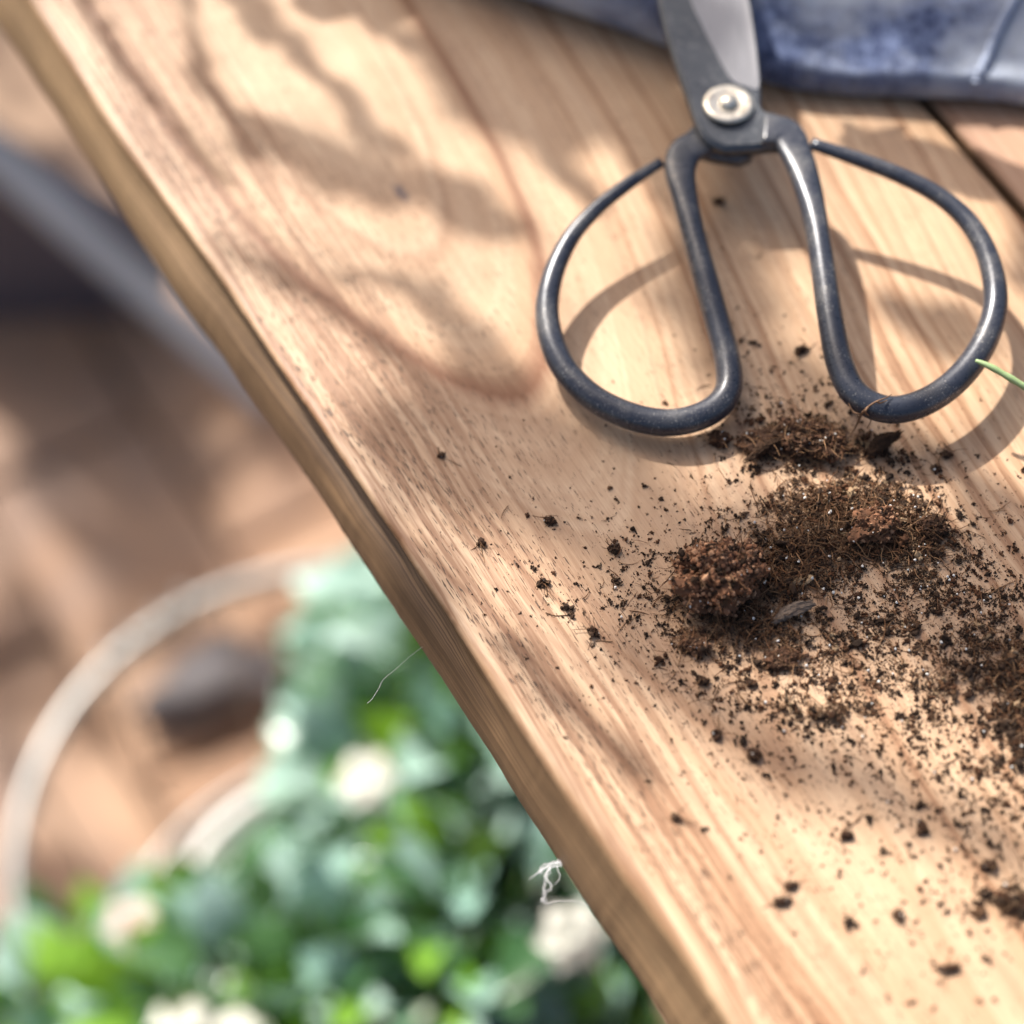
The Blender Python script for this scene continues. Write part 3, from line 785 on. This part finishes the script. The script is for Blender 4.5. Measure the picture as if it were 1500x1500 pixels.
for (px, py, sx, sy, an, cnt, med, fs) in SCAT:
    for _ in range(int(cnt * 1.35)):
        a, b = r.normal(0, 1, 2)
        wd = 1.18 if cnt > 250 else 1.0
        x = px + wd * (a * sx * math.cos(an) - b * sy * math.sin(an)); y = py + wd * (a * sx * math.sin(an) + b * sy * math.cos(an))
        # ragged patches: skip some areas so that bare wood shows between crumbs
        base = at(x, y)
        hz = heap(x, y)
        if hz < 0.0009 and noise.noise(Vector((base.x * 210, base.y * 210, 0))) + noise.noise(Vector((base.x * 640, base.y * 640, 5))) * 0.7 < r.normal(-0.12, 0.2): continue
        lx, ly = (base - ORG).dot(PX) * 1000, (base - ORG).dot(PY) * 1000
        if ly < 4.5: continue
        z = hz * r.uniform(0.25, 1.0)
        if r.uniform() < (fs if hz > 0.0008 else fs * 0.35):
            soil.fibre((base.x, base.y, z + 0.0003), r.uniform(0.002, 0.0075), r.uniform(0.00005, 0.00013), r, ftint(r), 0.45 if hz > 0.001 else 0.12)
        else:
            s = med * 0.50e-3 * math.exp(r.normal(0, 0.52))
            if hz > 0.001 and r.uniform() < 0.07: s *= 2.1
            s = min(s, 0.0013)
            tn = tint(r)
            soil.lump((base.x, base.y, z + s * 0.4), s * 0.8, r, tn)
            if s > 0.00022:
                for _q in range(2 if s < 0.00045 else 4):
                    a_ = r.uniform(0, 6.283); d_ = s * r.uniform(0.5, 1.35)
                    soil.lump((base.x + d_ * math.cos(a_), base.y + d_ * math.sin(a_), z + s * r.uniform(0.15, 0.6)), s * r.uniform(0.3, 0.6), r, tn * r.uniform(0.8, 1.25))
        if cnt > 110 and r.uniform() < 0.95:
            soil.lump((base.x + r.normal(0, .0015), base.y + r.normal(0, .0015), 0.00006), r.uniform(0.00006, 0.00014), r, tint(r, 0.7 if r.uniform() < 0.7 else 0.94))
        if r.uniform() < 0.008 and hz + 0.001 > 0 and cnt > 200:
            tv, tf = TEMPL[r.integers(0, 12)]; s = r.uniform(0.00014, 0.00034)
            pv = (tv * s) @ rotm(r).T + np.array([base.x + r.normal(0, .0006), base.y + r.normal(0, .0006), hz + 0.0004])
            perl.add(([Vector(q) for q in pv], [tuple(q) for q in tf.tolist()]))
ls = soil.build('loose_soil', m_soil)
tag(ls, 'loose dark potting soil with fine roots scattered over the pale board', 'soil', kind='stuff')
po = perl.build('perlite_grains', m_perl, None, False)
tag(po, 'tiny white perlite grains mixed into the spilled soil', 'perlite', kind='stuff')

def clump(label, px, py, rx, ry, rz_, seed, bits=500, fibres=60, name='soil_clump', cat='soil clump', red=0.2, group=None, z0=0.0, warm=1.0):
    """a lump of soil: rough core crusted with crumbs and hair roots; rx, ry, rz_ in mm"""
    r = np.random.default_rng(seed)
    c = at(px, py); o3 = np.array([c.x, c.y, 0.0])
    B = Bits()
    bm = bmesh.new(); bmesh.ops.create_icosphere(bm, subdivisions=4, radius=1.0)
    off = Vector(r.uniform(-40, 40, 3))
    ax = np.array([rx, ry, rz_]) / 1000
    rot = r.uniform(-0.4, 0.4)
    vs = []
    def surf(d):
        f = 1 + 0.42 * noise.noise(d * 1.6 + off) + 0.34 * noise.noise(d * 4.0 + off) + 0.20 * noise.noise(d * 10.0 + off)
        q = np.array([d.x * ax[0], d.y * ax[1], d.z * ax[2]]) * f
        q = np.array([q[0] * math.cos(rot) - q[1] * math.sin(rot), q[0] * math.sin(rot) + q[1] * math.cos(rot), q[2]])
        return np.array([q[0], q[1], max(q[2] + ax[2] * 0.72, 0.0002) + z0])
    vs = np.array([surf(v.co.normalized()) for v in bm.verts])
    B.V.append(vs); B.F += [tuple(v.index for v in f.verts) for f in bm.faces]; B.n = len(vs)
    core = np.array([0.062, 0.029, 0.0155]) * warm
    B.C.append(core * r.uniform(0.6, 1.5, (len(vs), 1)))
    bm.free()
    S = max(rx, ry) / 9.0
    for _ in range(bits):
        d = Vector(r.normal(0, 1, 3)); d.normalize()
        if d.z < -0.5: d.z = -d.z
        q = surf(d)
        u = r.uniform()
        tn = tint(r, 0.2) if u < 0.30 else (np.array([0.105, 0.049, 0.026]) if u < 0.75 else np.array([0.18, 0.100, 0.058])) * r.uniform(0.6, 1.3) * warm
        B.lump(tuple(q), min(0.0008, 0.00036 * math.exp(r.normal(0, 0.45)) * max(0.7, S ** 0.5)), r, tn)
    for _ in range(fibres):
        d = Vector(r.normal(0, 1, 3)); d.normalize(); d.z = abs(d.z)
        B.fibre(tuple(surf(d) + np.array([0, 0, 0.0002])), r.uniform(0.002, 0.006), r.uniform(0.00005, 0.00011), r, ftint(r), 0.5)
    for _ in range(bits // 40):
        d = Vector(r.normal(0, 1, 3)); d.normalize(); d.z = abs(d.z)
        B.lump(tuple(surf(d)), r.uniform(0.00018, 0.00034), r, np.array([0.62, 0.60, 0.56]))
    o = B.build(name, m_soil)
    o.location = o3
    return tag(o, label, cat, group)
clump('largest round clod of brown soil at the near left end of the heap', 1050, 866, 8.6, 6.6, 6.6, 1, 2200, 120, warm=2.3)
clump('rootbound dark clod of soil between the two handle loops', 1186, 652, 7.0, 3.6, 3.2, 2, 700, 150, warm=0.9)
clump('reddish brown clod in the middle of the soil heap', 1277, 780, 5.0, 4.2, 3.2, 3, 500, 60, warm=2.0)
clump('small round clod touching the near tip of the left handle loop', 1054, 648, 2.1, 1.9, 1.6, 4, 90, 14)
clump('crumbly dark clod at the far right corner of the heap', 1364, 778, 3.4, 2.6, 2.0, 5, 200, 26, warm=0.7)
clump('flat dark clod left of the rootbound clod', 1118, 655, 4.6, 3.2, 2.0, 6, 240, 40, warm=0.7)
clump('fibrous brown clod below the largest round clod', 1018, 945, 2.6, 2.8, 1.4, 7, 220, 60, warm=1.1)
clump('dark clod resting under the heap beside bare wood', 1145, 728 + 240, 3.4, 2.2, 1.1, 8, 220, 40)
# single crumbs one can pick out
CR = [('black oval crumb lying alone between the two handle shafts', 1173, 515, 2.0, 1.3), ('dark crumb in the shade right under the pivot', 1053, 297, 1.5, 1.3), ('pair of dark crumbs stuck together left of the heap', 806, 765, 1.9, 1.2),
      ('larger dark crumb on the reddish grain near the front edge', 705, 798, 1.1, .9), ('rough crumb with a pale grain and a long shadow left of the clod', 900, 806, 1.8, 1.4), ('dark crumb just below the fibrous clod', 1029, 1000, 1.9, 1.3),
      ('grey brown crumb beside the dark crumb below the heap', 1100, 1002, 1.5, 1.1), ('upright dark crumb below the soil in the near shade', 1105, 1108, 1.7, 2.2), ('long dark crumb left of the upright crumb', 1050, 1078, 1.2, 1.9),
      ('blurred oval crumb alone on the bright near part of the board', 1146, 1322, 2.2, 1.2), ('small blurred crumb behind the lone oval crumb', 1160, 1299, 1.5, .9), ('dark crumb lying right of the heap by the handle shadow', 1385, 668, 1.6, 1.3),
      ('flat crumb left of the crumb by the handle shadow', 1371, 688, 1.6, 1.0), ('blurred crumb at the upper edge of the bright near strip', 1240, 1225, 1.6, 1.3), ('standing blurred crumb in the near shade at the right', 1350, 1213, 1.2, 2.4),
      ('thin blurred crumb in the bright strip near the right corner', 1315, 1342, 1.1, 1.8), ('long blurred crumb near the bottom right corner', 1388, 1420, 2.8, 1.2), ('lone crumb on the near edge side of the board', 990, 1199, 1.1, .9),
      ('small crumb in the plain wood above the reddish grain', 647, 668, .9, .7), ('crumb on the dark grain streak near the front edge', 868, 928, 1.4, 1.3), ('ragged crumb on the pale wood left of the large clod', 795, 855, 1.6, .9),
      ('dark blurred crumb left of the near right heap', 1448, 1270, 2.2, 1.6)]
for i, (lb, px, py, a, b) in enumerate(CR):
    clump(lb, px, py, a * 0.68, b * 0.6, min(a, b) * 0.52, 60 + i, 60, 5, 'soil_crumb', 'crumb', group='single soil crumbs on the board', warm=0.6)

# wood chips and bark
k = NT('grey wood chip'); nz = k.noise(k.comb(*[k.math('MULTIPLY', q, s) for q, s in zip(k.xyz(k.coord()), (300.0, 3000.0, 3000.0))]), 1.0, 4.0)
k.set('Base Color', k.mix(nz, (0.035, 0.022, 0.016), (0.25, 0.185, 0.14))); k.set('Roughness', 0.9); k.bump(nz, 0.6, 0.0004)
m_chip = k.m
def chip(name, label, cat, px, py, L, W, ang, z, tilt, seed, mat):
    r = np.random.default_rng(seed)
    V = []; n, m = 30, 18
    for i in range(n):
        t = i / (n - 1); w = W * (0.22 + 0.78 * math.sin(math.pi * min(1, 0.12 + t * 0.82)) ** 0.7)
        for j in range(m):
            a = 2 * math.pi * j / m
            rg = noise.noise(Vector((t * 2.0 + seed, j * 1.7, seed)))                     # splintery ridges along the grain
            k_ = 1 + 0.55 * rg + 0.35 * noise.noise(Vector((t * 11 + seed, j * 0.8, 3.0)))
            end = (0.10 * rg + 0.07 * r.normal()) * L if i in (0, 1, n - 2, n - 1) else 0.0
            V.append(((t - .5) * L + end, w * .5 * math.cos(a) * k_ + 0.10 * L * math.sin(t * 2.4), w * .34 * math.sin(a) * k_ + 0.03 * L * math.sin(t * 4)))
    Fc = [(i * m + j, i * m + (j + 1) % m, (i + 1) * m + (j + 1) % m, (i + 1) * m + j) for i in range(n - 1) for j in range(m)]
    Fc += [tuple(range(m))[::-1], tuple((n - 1) * m + j for j in range(m))]
    o = pydata(name, V, Fc, mat, None, False)
    o.location = at(px, py) + Vector((0, 0, z)); o.rotation_euler = (0.2, tilt, ang)
    return tag(o, label, cat)
chip('wood_chip', 'grey weathered wood chip lying across the near side of the heap', 'wood chip', 1163, 905, 0.0088, 0.0024, 0.36, 0.0018, -0.08, 3, m_chip)
m_bk = simple('dark bark', (0.045, 0.025, 0.015), 0.9, 0, 0.6, 900.0, 0.6, 0.15)
chip('bark_piece', 'dark flat bark piece right of the rootbound clod', 'bark', 1292, 663, 0.0078, 0.0030, 0.45, 0.0024, -0.25, 5, m_bk)
chip('bark_splinter', 'narrow bark splinter at the near left end of the small clods', 'bark', 1118, 672, 0.0080, 0.0016, 0.5, 0.0030, -0.15, 8, m_bk)

# roots, stem, lint, thread
m_root = simple('dry root', (0.16, 0.085, 0.045), 0.8, 0, 0.4, 800.0, 0.3)
rt = MB()
for pts in ([(1262, 606, 10), (1272, 596, 13.4), (1284, 588, 14.2), (1297, 583, 14.0), (1306, 578, 13.6)], [(1262, 606, 10), (1255, 622, 6), (1244, 640, 3), (1236, 650, 1)], [(1272, 596, 13.4), (1268, 604, 12.5), (1276, 614, 8), (1270, 628, 5)],
            [(1284, 588, 14.2), (1290, 590, 13.8), (1300, 586, 13.7)], [(1262, 606, 10), (1250, 604, 10), (1243, 590, 11)]):
    A = catmull(pts, 18)
    rt.add(tube([at(a, b, z / 1000) for a, b, z in A], np.linspace(0.00030, 0.00010, 18), 6))
tag(rt.build('root_strand', m_root), 'dry brown root strand hooked over the right handle loop', 'root')
k = NT('green stem'); nz = k.noise(k.coord(), 500.0, 3.0)
k.set('Base Color', k.mix(nz, (0.20, 0.30, 0.12), (0.34, 0.44, 0.22))); k.set('Roughness', 0.5); k.set('Subsurface Weight', 0.15); k.set('Subsurface Radius', (0.001, 0.002, 0.0005))
sp = catmull([(1429, 528, 15.6), (1452, 538, 15.4), (1480, 554, 14.6), (1510, 572, 13.0), (1560, 600, 8.0), (1640, 640, 1.2)], 40)
tag(MB().add(tube([at(a, b, z / 1000) for a, b, z in sp], [0.00034 + 0.00030 * min(1, i / 5) + 0.0002 * (i / 39) + 0.00005 * math.sin(i * 0.9) for i in range(40)], 8)).build('grass_stem', k.m), 'thin green stem lying across the right handle loop', 'stem')
m_lint = simple('white lint', (0.66, 0.66, 0.68), 0.8, 0, 0.1, 800.0, 0, 0.2)
lt = MB()
r = np.random.default_rng(5)
LZ = -0.0175
def strand(pts, w0, w1, nj=0.0):
    A = catmull(pts, 26)
    P = [at(a + r.normal(0, nj), b + r.normal(0, nj), LZ) for a, b in A]
    lt.add(tube(P, np.linspace(w0, w1, 26), 5))
for q in range(9):
    strand([(822 + r.normal(0, 3), 1262 + r.normal(0, 4)), (812 + r.normal(0, 4), 1266 + r.normal(0, 5)), (800 + r.normal(0, 4), 1270 + r.normal(0, 3)), (790 + r.normal(0, 3), 1278 + r.normal(0, 3))], 0.00007, 0.00004, 1.1)
strand([(795, 1274), (784, 1282), (775, 1288)], 0.00014, 0.00004, 0.4)
for q in range(4):
    strand([(806, 1270), (800 + r.normal(0, 4), 1285), (806 + r.normal(0, 5), 1298), (796 + r.normal(0, 4), 1308), (797 + r.normal(0, 4), 1322)], 0.00007, 0.00004, 1.2)
strand([(792, 1316), (800, 1324), (812, 1321), (830, 1320), (845, 1321), (866, 1328)], 0.00007, 0.00004, 0.3)
strand([(815, 1268), (820, 1285), (812, 1296)], 0.00007, 0.00004, 0.5)
tag(lt.build('lint_tuft', m_lint), 'white tuft of lint caught on the front edge of the board', 'lint')
A = catmull([(622, 945), (600, 962), (580, 980), (562, 995), (555, 1008), (545, 1024), (538, 1030)], 30)
tag(MB().add(tube([at(a, b, -0.017) for a, b in A], 0.00004, 4)).build('fine_thread', m_lint), 'single fine pale thread hanging off the front edge above the plants', 'thread')

# ------------------------------------------------------------------ garden floor things
m_wire = simple('galvanised wire', (0.27, 0.27, 0.265), 0.34, 0.3, 0.45, 130.0)
rim_c = at(505, 1235, -0.45)
bk = empty('wire_basket', (rim_c.x, rim_c.y, GZ + 0.004))
tag(bk, 'round pale wire basket standing on the paving round the potted plants', 'basket')
RB = 0.133
def hoop(rad, z, w, n=72): return tube([(rad * math.cos(2 * math.pi * i / n), rad * math.sin(2 * math.pi * i / n), z) for i in range(n)], w, 10, closed=True)
MB().add(hoop(RB, 0.146, 0.0040)).build('rim', m_wire, bk)
MB().add(hoop(RB * 0.86, 0.005, 0.003)).build('base_hoop', m_wire, bk)
ca_ = R(133); cc, cs = math.cos(ca_), math.sin(ca_)
MB().add(tube([(RB * cc + 0.0065 * math.cos(q * .5) * cc - cs * 0.0011 * (q - 24), RB * cs + 0.0065 * math.cos(q * .5) * cs + cc * 0.0011 * (q - 24), 0.146 + 0.0065 * math.sin(q * .5)) for q in range(49)], 0.0013, 6)).build('wire_wrap', m_wire, bk)
for i in range(14):
    a = 2 * math.pi * (i + 0.5) / 14
    c, s = math.cos(a), math.sin(a)
    MB().add(tube(catmull([(RB * .86 * c, RB * .86 * s, 0.005), (RB * .93 * c, RB * .93 * s, 0.07), (RB * c, RB * s, 0.146)], 8), 0.0011, 6, up=Vector((-s, c, 0)))).build('upright_wire', m_wire, bk)

k = NT('zinc'); nz = k.noise(k.coord(), 16.0, 4.0)
k.set('Base Color', k.mix(nz, (0.42, 0.45, 0.48), (0.54, 0.57, 0.60))); k.set('Metallic', 0.15); k.set('Roughness', 0.45)
m_zinc = k.m
m_dark = simple('dark grey coating', (0.075, 0.075, 0.105), 0.6, 0, 0.3, 20.0)
b0, b1 = at(-190, 476, GZ), at(235, 470, GZ)
P0, P1 = at(-120, 130, -0.42), at(400, 592, GZ + 0.012)
def on_bar(f): return P0.lerp(P1, f)
frame = empty('metal_rack', b1)
tag(frame, 'dark grey metal rack with a pale sloping bar left behind the table edge', 'rack')
fo = Vector(frame.location)
t1_ = on_bar(0.70)
fr = [b0, b1, Vector((t1_.x, b1.y - 0.004, t1_.z - 0.008)), Vector((P0.x, b0.y - 0.004, P0.z - 0.008))]
bk_ = [q + Vector((0, 0.02, 0)) for q in fr]
MB().add(([q - fo for q in fr + bk_], [(0, 1, 2, 3), (7, 6, 5, 4), (0, 4, 5, 1), (1, 5, 6, 2), (2, 6, 7, 3), (3, 7, 4, 0)])).build('side_panel', m_dark, frame, False)
bd = (P1 - P0).normalized(); bs = Vector((0.55, 0.83, 0)); bs = (bs - bd * bs.dot(bd)).normalized(); bn = bd.cross(bs).normalized()
if bn.z < 0: bn = -bn
bm = bmesh.new()
for e_ in (P0 - bd * 0.05, P1):
    for a, b in ((-.008, -.005), (.009, -.005), (.009, .003), (-.008, .003)): bm.verts.new(e_ + bs * a + bn * b - fo)
bm.verts.ensure_lookup_table(); bv_ = bm.verts[:]
for q in ((0, 1, 5, 4), (1, 2, 6, 5), (2, 3, 7, 6), (3, 0, 4, 7), (3, 2, 1, 0), (4, 5, 6, 7)): bm.faces.new([bv_[i] for i in q])
bmesh.ops.recalc_face_normals(bm, faces=bm.faces[:])
bmesh.ops.bevel(bm, geom=bm.edges[:], offset=0.0015, segments=2, affect='EDGES')
me = bpy.data.meshes.new('sloping_bar'); bm.to_mesh(me); bm.free()
link_mesh('sloping_bar', me, m_zinc, frame, False)
st_ = at(318, 985, GZ + 0.02)
sv, sf = lump_template(99, 3)
so = pydata('stone', [(a * 0.036, b * 0.020, c_ * 0.012) for a, b, c_ in sv], sf.tolist(), simple('grey stone', (0.13, 0.12, 0.125), 0.85, 0, 0.4, 60.0, 0.5))
so.location = (st_.x, st_.y, GZ + 0.016); so.rotation_euler = (0, 0, 0.6)
tag(so, 'dark grey stone lying on the paving inside the wire basket', 'stone')

# fallen leaves on the bed behind
k = NT('dead leaf'); rn = k.noise(k.coord(), 30.0, 2.0)
k.set('Base Color', k.ramp(rn, [(0.35, (0.20, 0.13, 0.06)), (0.5, (0.14, 0.13, 0.05)), (0.65, (0.30, 0.20, 0.10))])); k.set('Roughness', 0.8)
lit = MB(); r = np.random.default_rng(8)
for _ in range(420):
    c = Vector((r.uniform(-0.75, 0.25), r.uniform(0.64, 1.25), GZ - 0.034 + r.uniform(0.004, 0.016)))
    a = r.uniform(0, 6.28); ux = Vector((math.cos(a), math.sin(a), r.normal(0, .25))).normalized(); uy = Vector((0, 0, 1)).cross(ux).normalized()
    L = r.uniform(0.02, 0.05); lit.add(leaf_poly(c, ux, uy, L, L * .55))
tag(lit.build('leaf_litter', k.m, None, False), 'dry brown fallen leaves covering the bed behind the paving', 'leaf litter', kind='stuff')

# ------------------------------------------------------------------ potted plants
def leaf_mat(name, a, b, rough=0.38, trans=0.2, tcol=(0.25, 0.45, 0.05), margin=None):
    k = NT(name)
    rn = k.n('ShaderNodeObjectInfo').outputs['Random']
    c = k.mix(rn, a, b)
    if margin is not None:
        x, y, z = k.xyz(k.coord())
        e = k.math('ABSOLUTE', k.math('ADD', k.math('MULTIPLY', y, 60.0), k.math('MULTIPLY', k.math('SUBTRACT', k.noise(k.coord(), 160.0, 2.0), 0.5), 0.5)))
        c = k.mix(k.ramp(e, [(0.18, 0.0), (0.38, 1.0)]), c, margin)
    k.set('Base Color', c); k.set('Roughness', rough); k.set('Specular IOR Level', 0.5)
    tr = k.n('ShaderNodeBsdfTranslucent', {'Color': tuple(tcol) + (1,)})
    mx = k.n('ShaderNodeMixShader', {0: trans, 1: k.b.outputs[0], 2: tr.outputs[0]})
    k.t.links.new(mx.outputs[0], k.t.nodes['Material Output'].inputs['Surface'])
    return k.m
m_l1 = leaf_mat('dark green leaf', (0.035, 0.10, 0.04), (0.07, 0.16, 0.06), 0.26, 0.12)
m_l2 = leaf_mat('grey green leaf', (0.23, 0.40, 0.34), (0.42, 0.58, 0.52), 0.2, 0.10, (0.3, 0.5, 0.3))
m_l3 = leaf_mat('fresh green leaf', (0.14, 0.33, 0.02), (0.24, 0.45, 0.05), 0.4, 0.35, (0.35, 0.65, 0.05))
m_l4 = leaf_mat('variegated leaf', (0.05, 0.14, 0.07), (0.09, 0.2, 0.10), 0.36, 0.12, (0.3, 0.5, 0.2), (0.50, 0.58, 0.46))
m_pot = simple('white glazed pot', (0.72, 0.71, 0.68), 0.3, 0, 0.06, 30.0)
m_tpot = simple('terracotta pot', (0.42, 0.20, 0.11), 0.85, 0, 0.25, 40.0, 0.3)
m_petal = leaf_mat('cream petal', (0.82, 0.82, 0.76), (0.88, 0.87, 0.80), 0.5, 0.4, (0.85, 0.84, 0.76))
m_pink = leaf_mat('blush petal', (0.74, 0.60, 0.57), (0.80, 0.68, 0.64), 0.55, 0.35, (0.85, 0.66, 0.62))
m_stem = simple('plant stem', (0.10, 0.14, 0.05), 0.6, 0, 0.3, 80.0)
def ivy_leaf_mesh(L, W, seed):
    """broad, slightly lobed, cupped leaf with its stalk end at the origin, x towards the tip"""
    r = np.random.default_rng(seed)
    st = [(0.0, 0.12), (0.10, 0.70), (0.28, 1.0), (0.46, 0.78), (0.62, 0.70), (0.82, 0.38), (1.0, 0.03)]
    V = []
    for t, w in st:
        w *= r.uniform(0.9, 1.1)
        z = -0.30 * L * (t - 0.35) ** 2
        V += [(t * L, -w * W / 2, z + 0.16 * W * w), (t * L, 0, z), (t * L, w * W / 2, z + 0.16 * W * w)]
    Fc = []
    for i in range(len(st) - 1):
        Fc += [(i * 3, (i + 1) * 3, (i + 1) * 3 + 1, i * 3 + 1), (i * 3 + 1, (i + 1) * 3 + 1, (i + 1) * 3 + 2, i * 3 + 2)]
    me = bpy.data.meshes.new('leaf'); me.from_pydata(V, [], Fc); me.update()
    me.polygons.foreach_set('use_smooth', [True] * len(me.polygons))
    return me
LEAF = {}
for nm, m_, L, W in (('dark', m_l1, .030, .024), ('grey', m_l2, .030, .026), ('fresh', m_l3, .028, .021), ('varieg', m_l4, .030, .026)):
    LEAF[nm] = [ivy_leaf_mesh(L * s, W * s, i) for i, s in enumerate((0.62, 0.8, 0.98))]
    for me in LEAF[nm]: me.materials.append(m_)
def petal_mesh():
    me = ivy_leaf_mesh(0.016, 0.013, 77); me.name = 'petal'; return me
def flower_mesh(mat, size):
    mb = MB()
    for ring_, n, tilt, s in ((0, 6, 0.02, 1.0), (1, 5, 0.22, 0.8), (2, 4, 0.6, 0.5)):
        for i in range(n):
            a = 2 * math.pi * i / n + ring_ * 0.4
            ca, sa = math.cos(a), math.sin(a)
            ux = Vector((ca * math.cos(tilt), sa * math.cos(tilt), math.sin(tilt))); uy = Vector((-sa, ca, 0))
            mb.add(leaf_poly(ux * (size * s * .5), ux, uy, size * s, size * s * .85))
    me = bpy.data.meshes.new('flower'); me.from_pydata([tuple(v) for v in mb.v], [], mb.f); me.update(); me.materials.append(mat)
    return me
fl_cream = flower_mesh(m_petal, 0.017); fl_pink = flower_mesh(m_pink, 0.017)
def potted_plant(label, px, py, z, rad, hgt, n, kinds, seed, pot_r=0.05, pot_mat=m_pot, flowers=(), squash=0.8, pot_h=0.11, lean=(0, 0)):
    r = np.random.default_rng(seed)
    c = at(px, py, z)
    P = empty('potted_plant', (c.x, c.y, GZ + 0.004))
    tag(P, label, 'potted plant', 'potted plants on the paving below the table')
    MB().add(lathe([(pot_r * .68, 0), (pot_r * .72, 0.001), (pot_r * .93, pot_h * .82), (pot_r, pot_h * .83), (pot_r, pot_h), (pot_r * .92, pot_h), (pot_r * .88, pot_h * .84), (pot_r * .1, pot_h * .84)], 36)).build('pot', pot_mat, P)
    base_z = pot_h
    cz = z - (GZ + 0.004)
    stems = MB(); names = list(kinds)
    wts = np.array([kinds[q] for q in names], float); wts /= wts.sum()
    for i in range(min(298, int(n * 1.45))):
        d = Vector(r.normal(0, 1, 3)); d.normalize()
        if d.z < -0.25: d.z *= -1
        d *= r.uniform(0.55, 1.0) ** 0.6
        p_ = Vector((d.x * rad + lean[0], d.y * rad + lean[1], cz - hgt * 0.4 + d.z * hgt))
        kd = names[int(r.choice(len(names), p=wts))]
        o = bpy.data.objects.new('leaf', LEAF[kd][int(r.integers(0, 3))]); col.objects.link(o); o.parent = P
        out = Vector((d.x, d.y, 0.25 + 0.5 * d.z + r.normal(0, 0.3)))
        o.location = p_
        q = out.to_track_quat('X', 'Z').to_euler()
        o.rotation_euler = (q.x + r.normal(0, .4), q.y + r.normal(0, .3) + 0.25, q.z + r.normal(0, .6))
        if i % 6 == 0:
            stems.add(tube(catmull([(p_.x * .12, p_.y * .12, base_z * .84), (p_.x * .45, p_.y * .45, base_z * .84 + (p_.z - base_z * .84) * .7), p_], 8), np.linspace(.0016, .0007, 8), 5))
    stems.build('stem', m_stem, P)
    for (fx, fy, fz, me, s) in flowers:
        w = at(fx, fy, fz)
        o = bpy.data.objects.new('flower', me); col.objects.link(o); o.parent = P
        o.location = w - Vector(P.location); o.scale = (s, s, s)
        o.rotation_euler = (r.normal(-0.3, .25), r.normal(0, .25), r.uniform(0, 6))
    return P
potted_plant('bushy grey green plant with a cream flower beside the front table edge', 665, 1130, -0.40, 0.066, 0.075, 200, {'grey': 5, 'dark': 4, 'fresh': 2, 'varieg': 2}, 1, 0.05, m_pot, [(535, 1142, -0.325, fl_cream, 0.68)])
potted_plant('large grey leaved plant in a white pot at the middle of the basket', 470, 1290, -0.42, 0.05, 0.05, 170, {'grey': 6, 'varieg': 2, 'dark': 3, 'fresh': 1.2}, 2, 0.060, m_pot, [], 0.8, 0.15, (0.022, -0.018))
potted_plant('green plant with a big white flower near the bottom front table edge', 725, 1325, -0.40, 0.058, 0.062, 190, {'grey': 3, 'dark': 4, 'fresh': 2, 'varieg': 1.5}, 3, 0.05, m_tpot, [(838, 1372, -0.27, fl_cream, 0.72)])
potted_plant('low dark plant in the gap by the upper table edge', 585, 945, -0.43, 0.030, 0.045, 80, {'grey': 4, 'dark': 3, 'fresh': 1}, 4, 0.036, m_tpot)
potted_plant('fresh green plant with a pale pink flower at the bottom left', 165, 1530, -0.44, 0.055, 0.045, 110, {'fresh': 3, 'dark': 3, 'grey': 2}, 5, 0.042, m_tpot, [(195, 1352, -0.40, fl_pink, 0.65)])
potted_plant('cream flowered plant cut by the bottom of the picture', 400, 1500, -0.40, 0.07, 0.055, 150, {'grey': 3, 'dark': 3, 'fresh': 2}, 6, 0.045, m_pot, [(262, 1492, -0.36, fl_cream, 0.65), (350, 1506, -0.36, fl_cream, 0.6)])
potted_plant('dark green plant at the bottom below the large grey leaved plant', 600, 1480, -0.41, 0.07, 0.06, 160, {'grey': 3, 'dark': 4, 'fresh': 2, 'varieg': 2}, 7, 0.048, m_tpot)
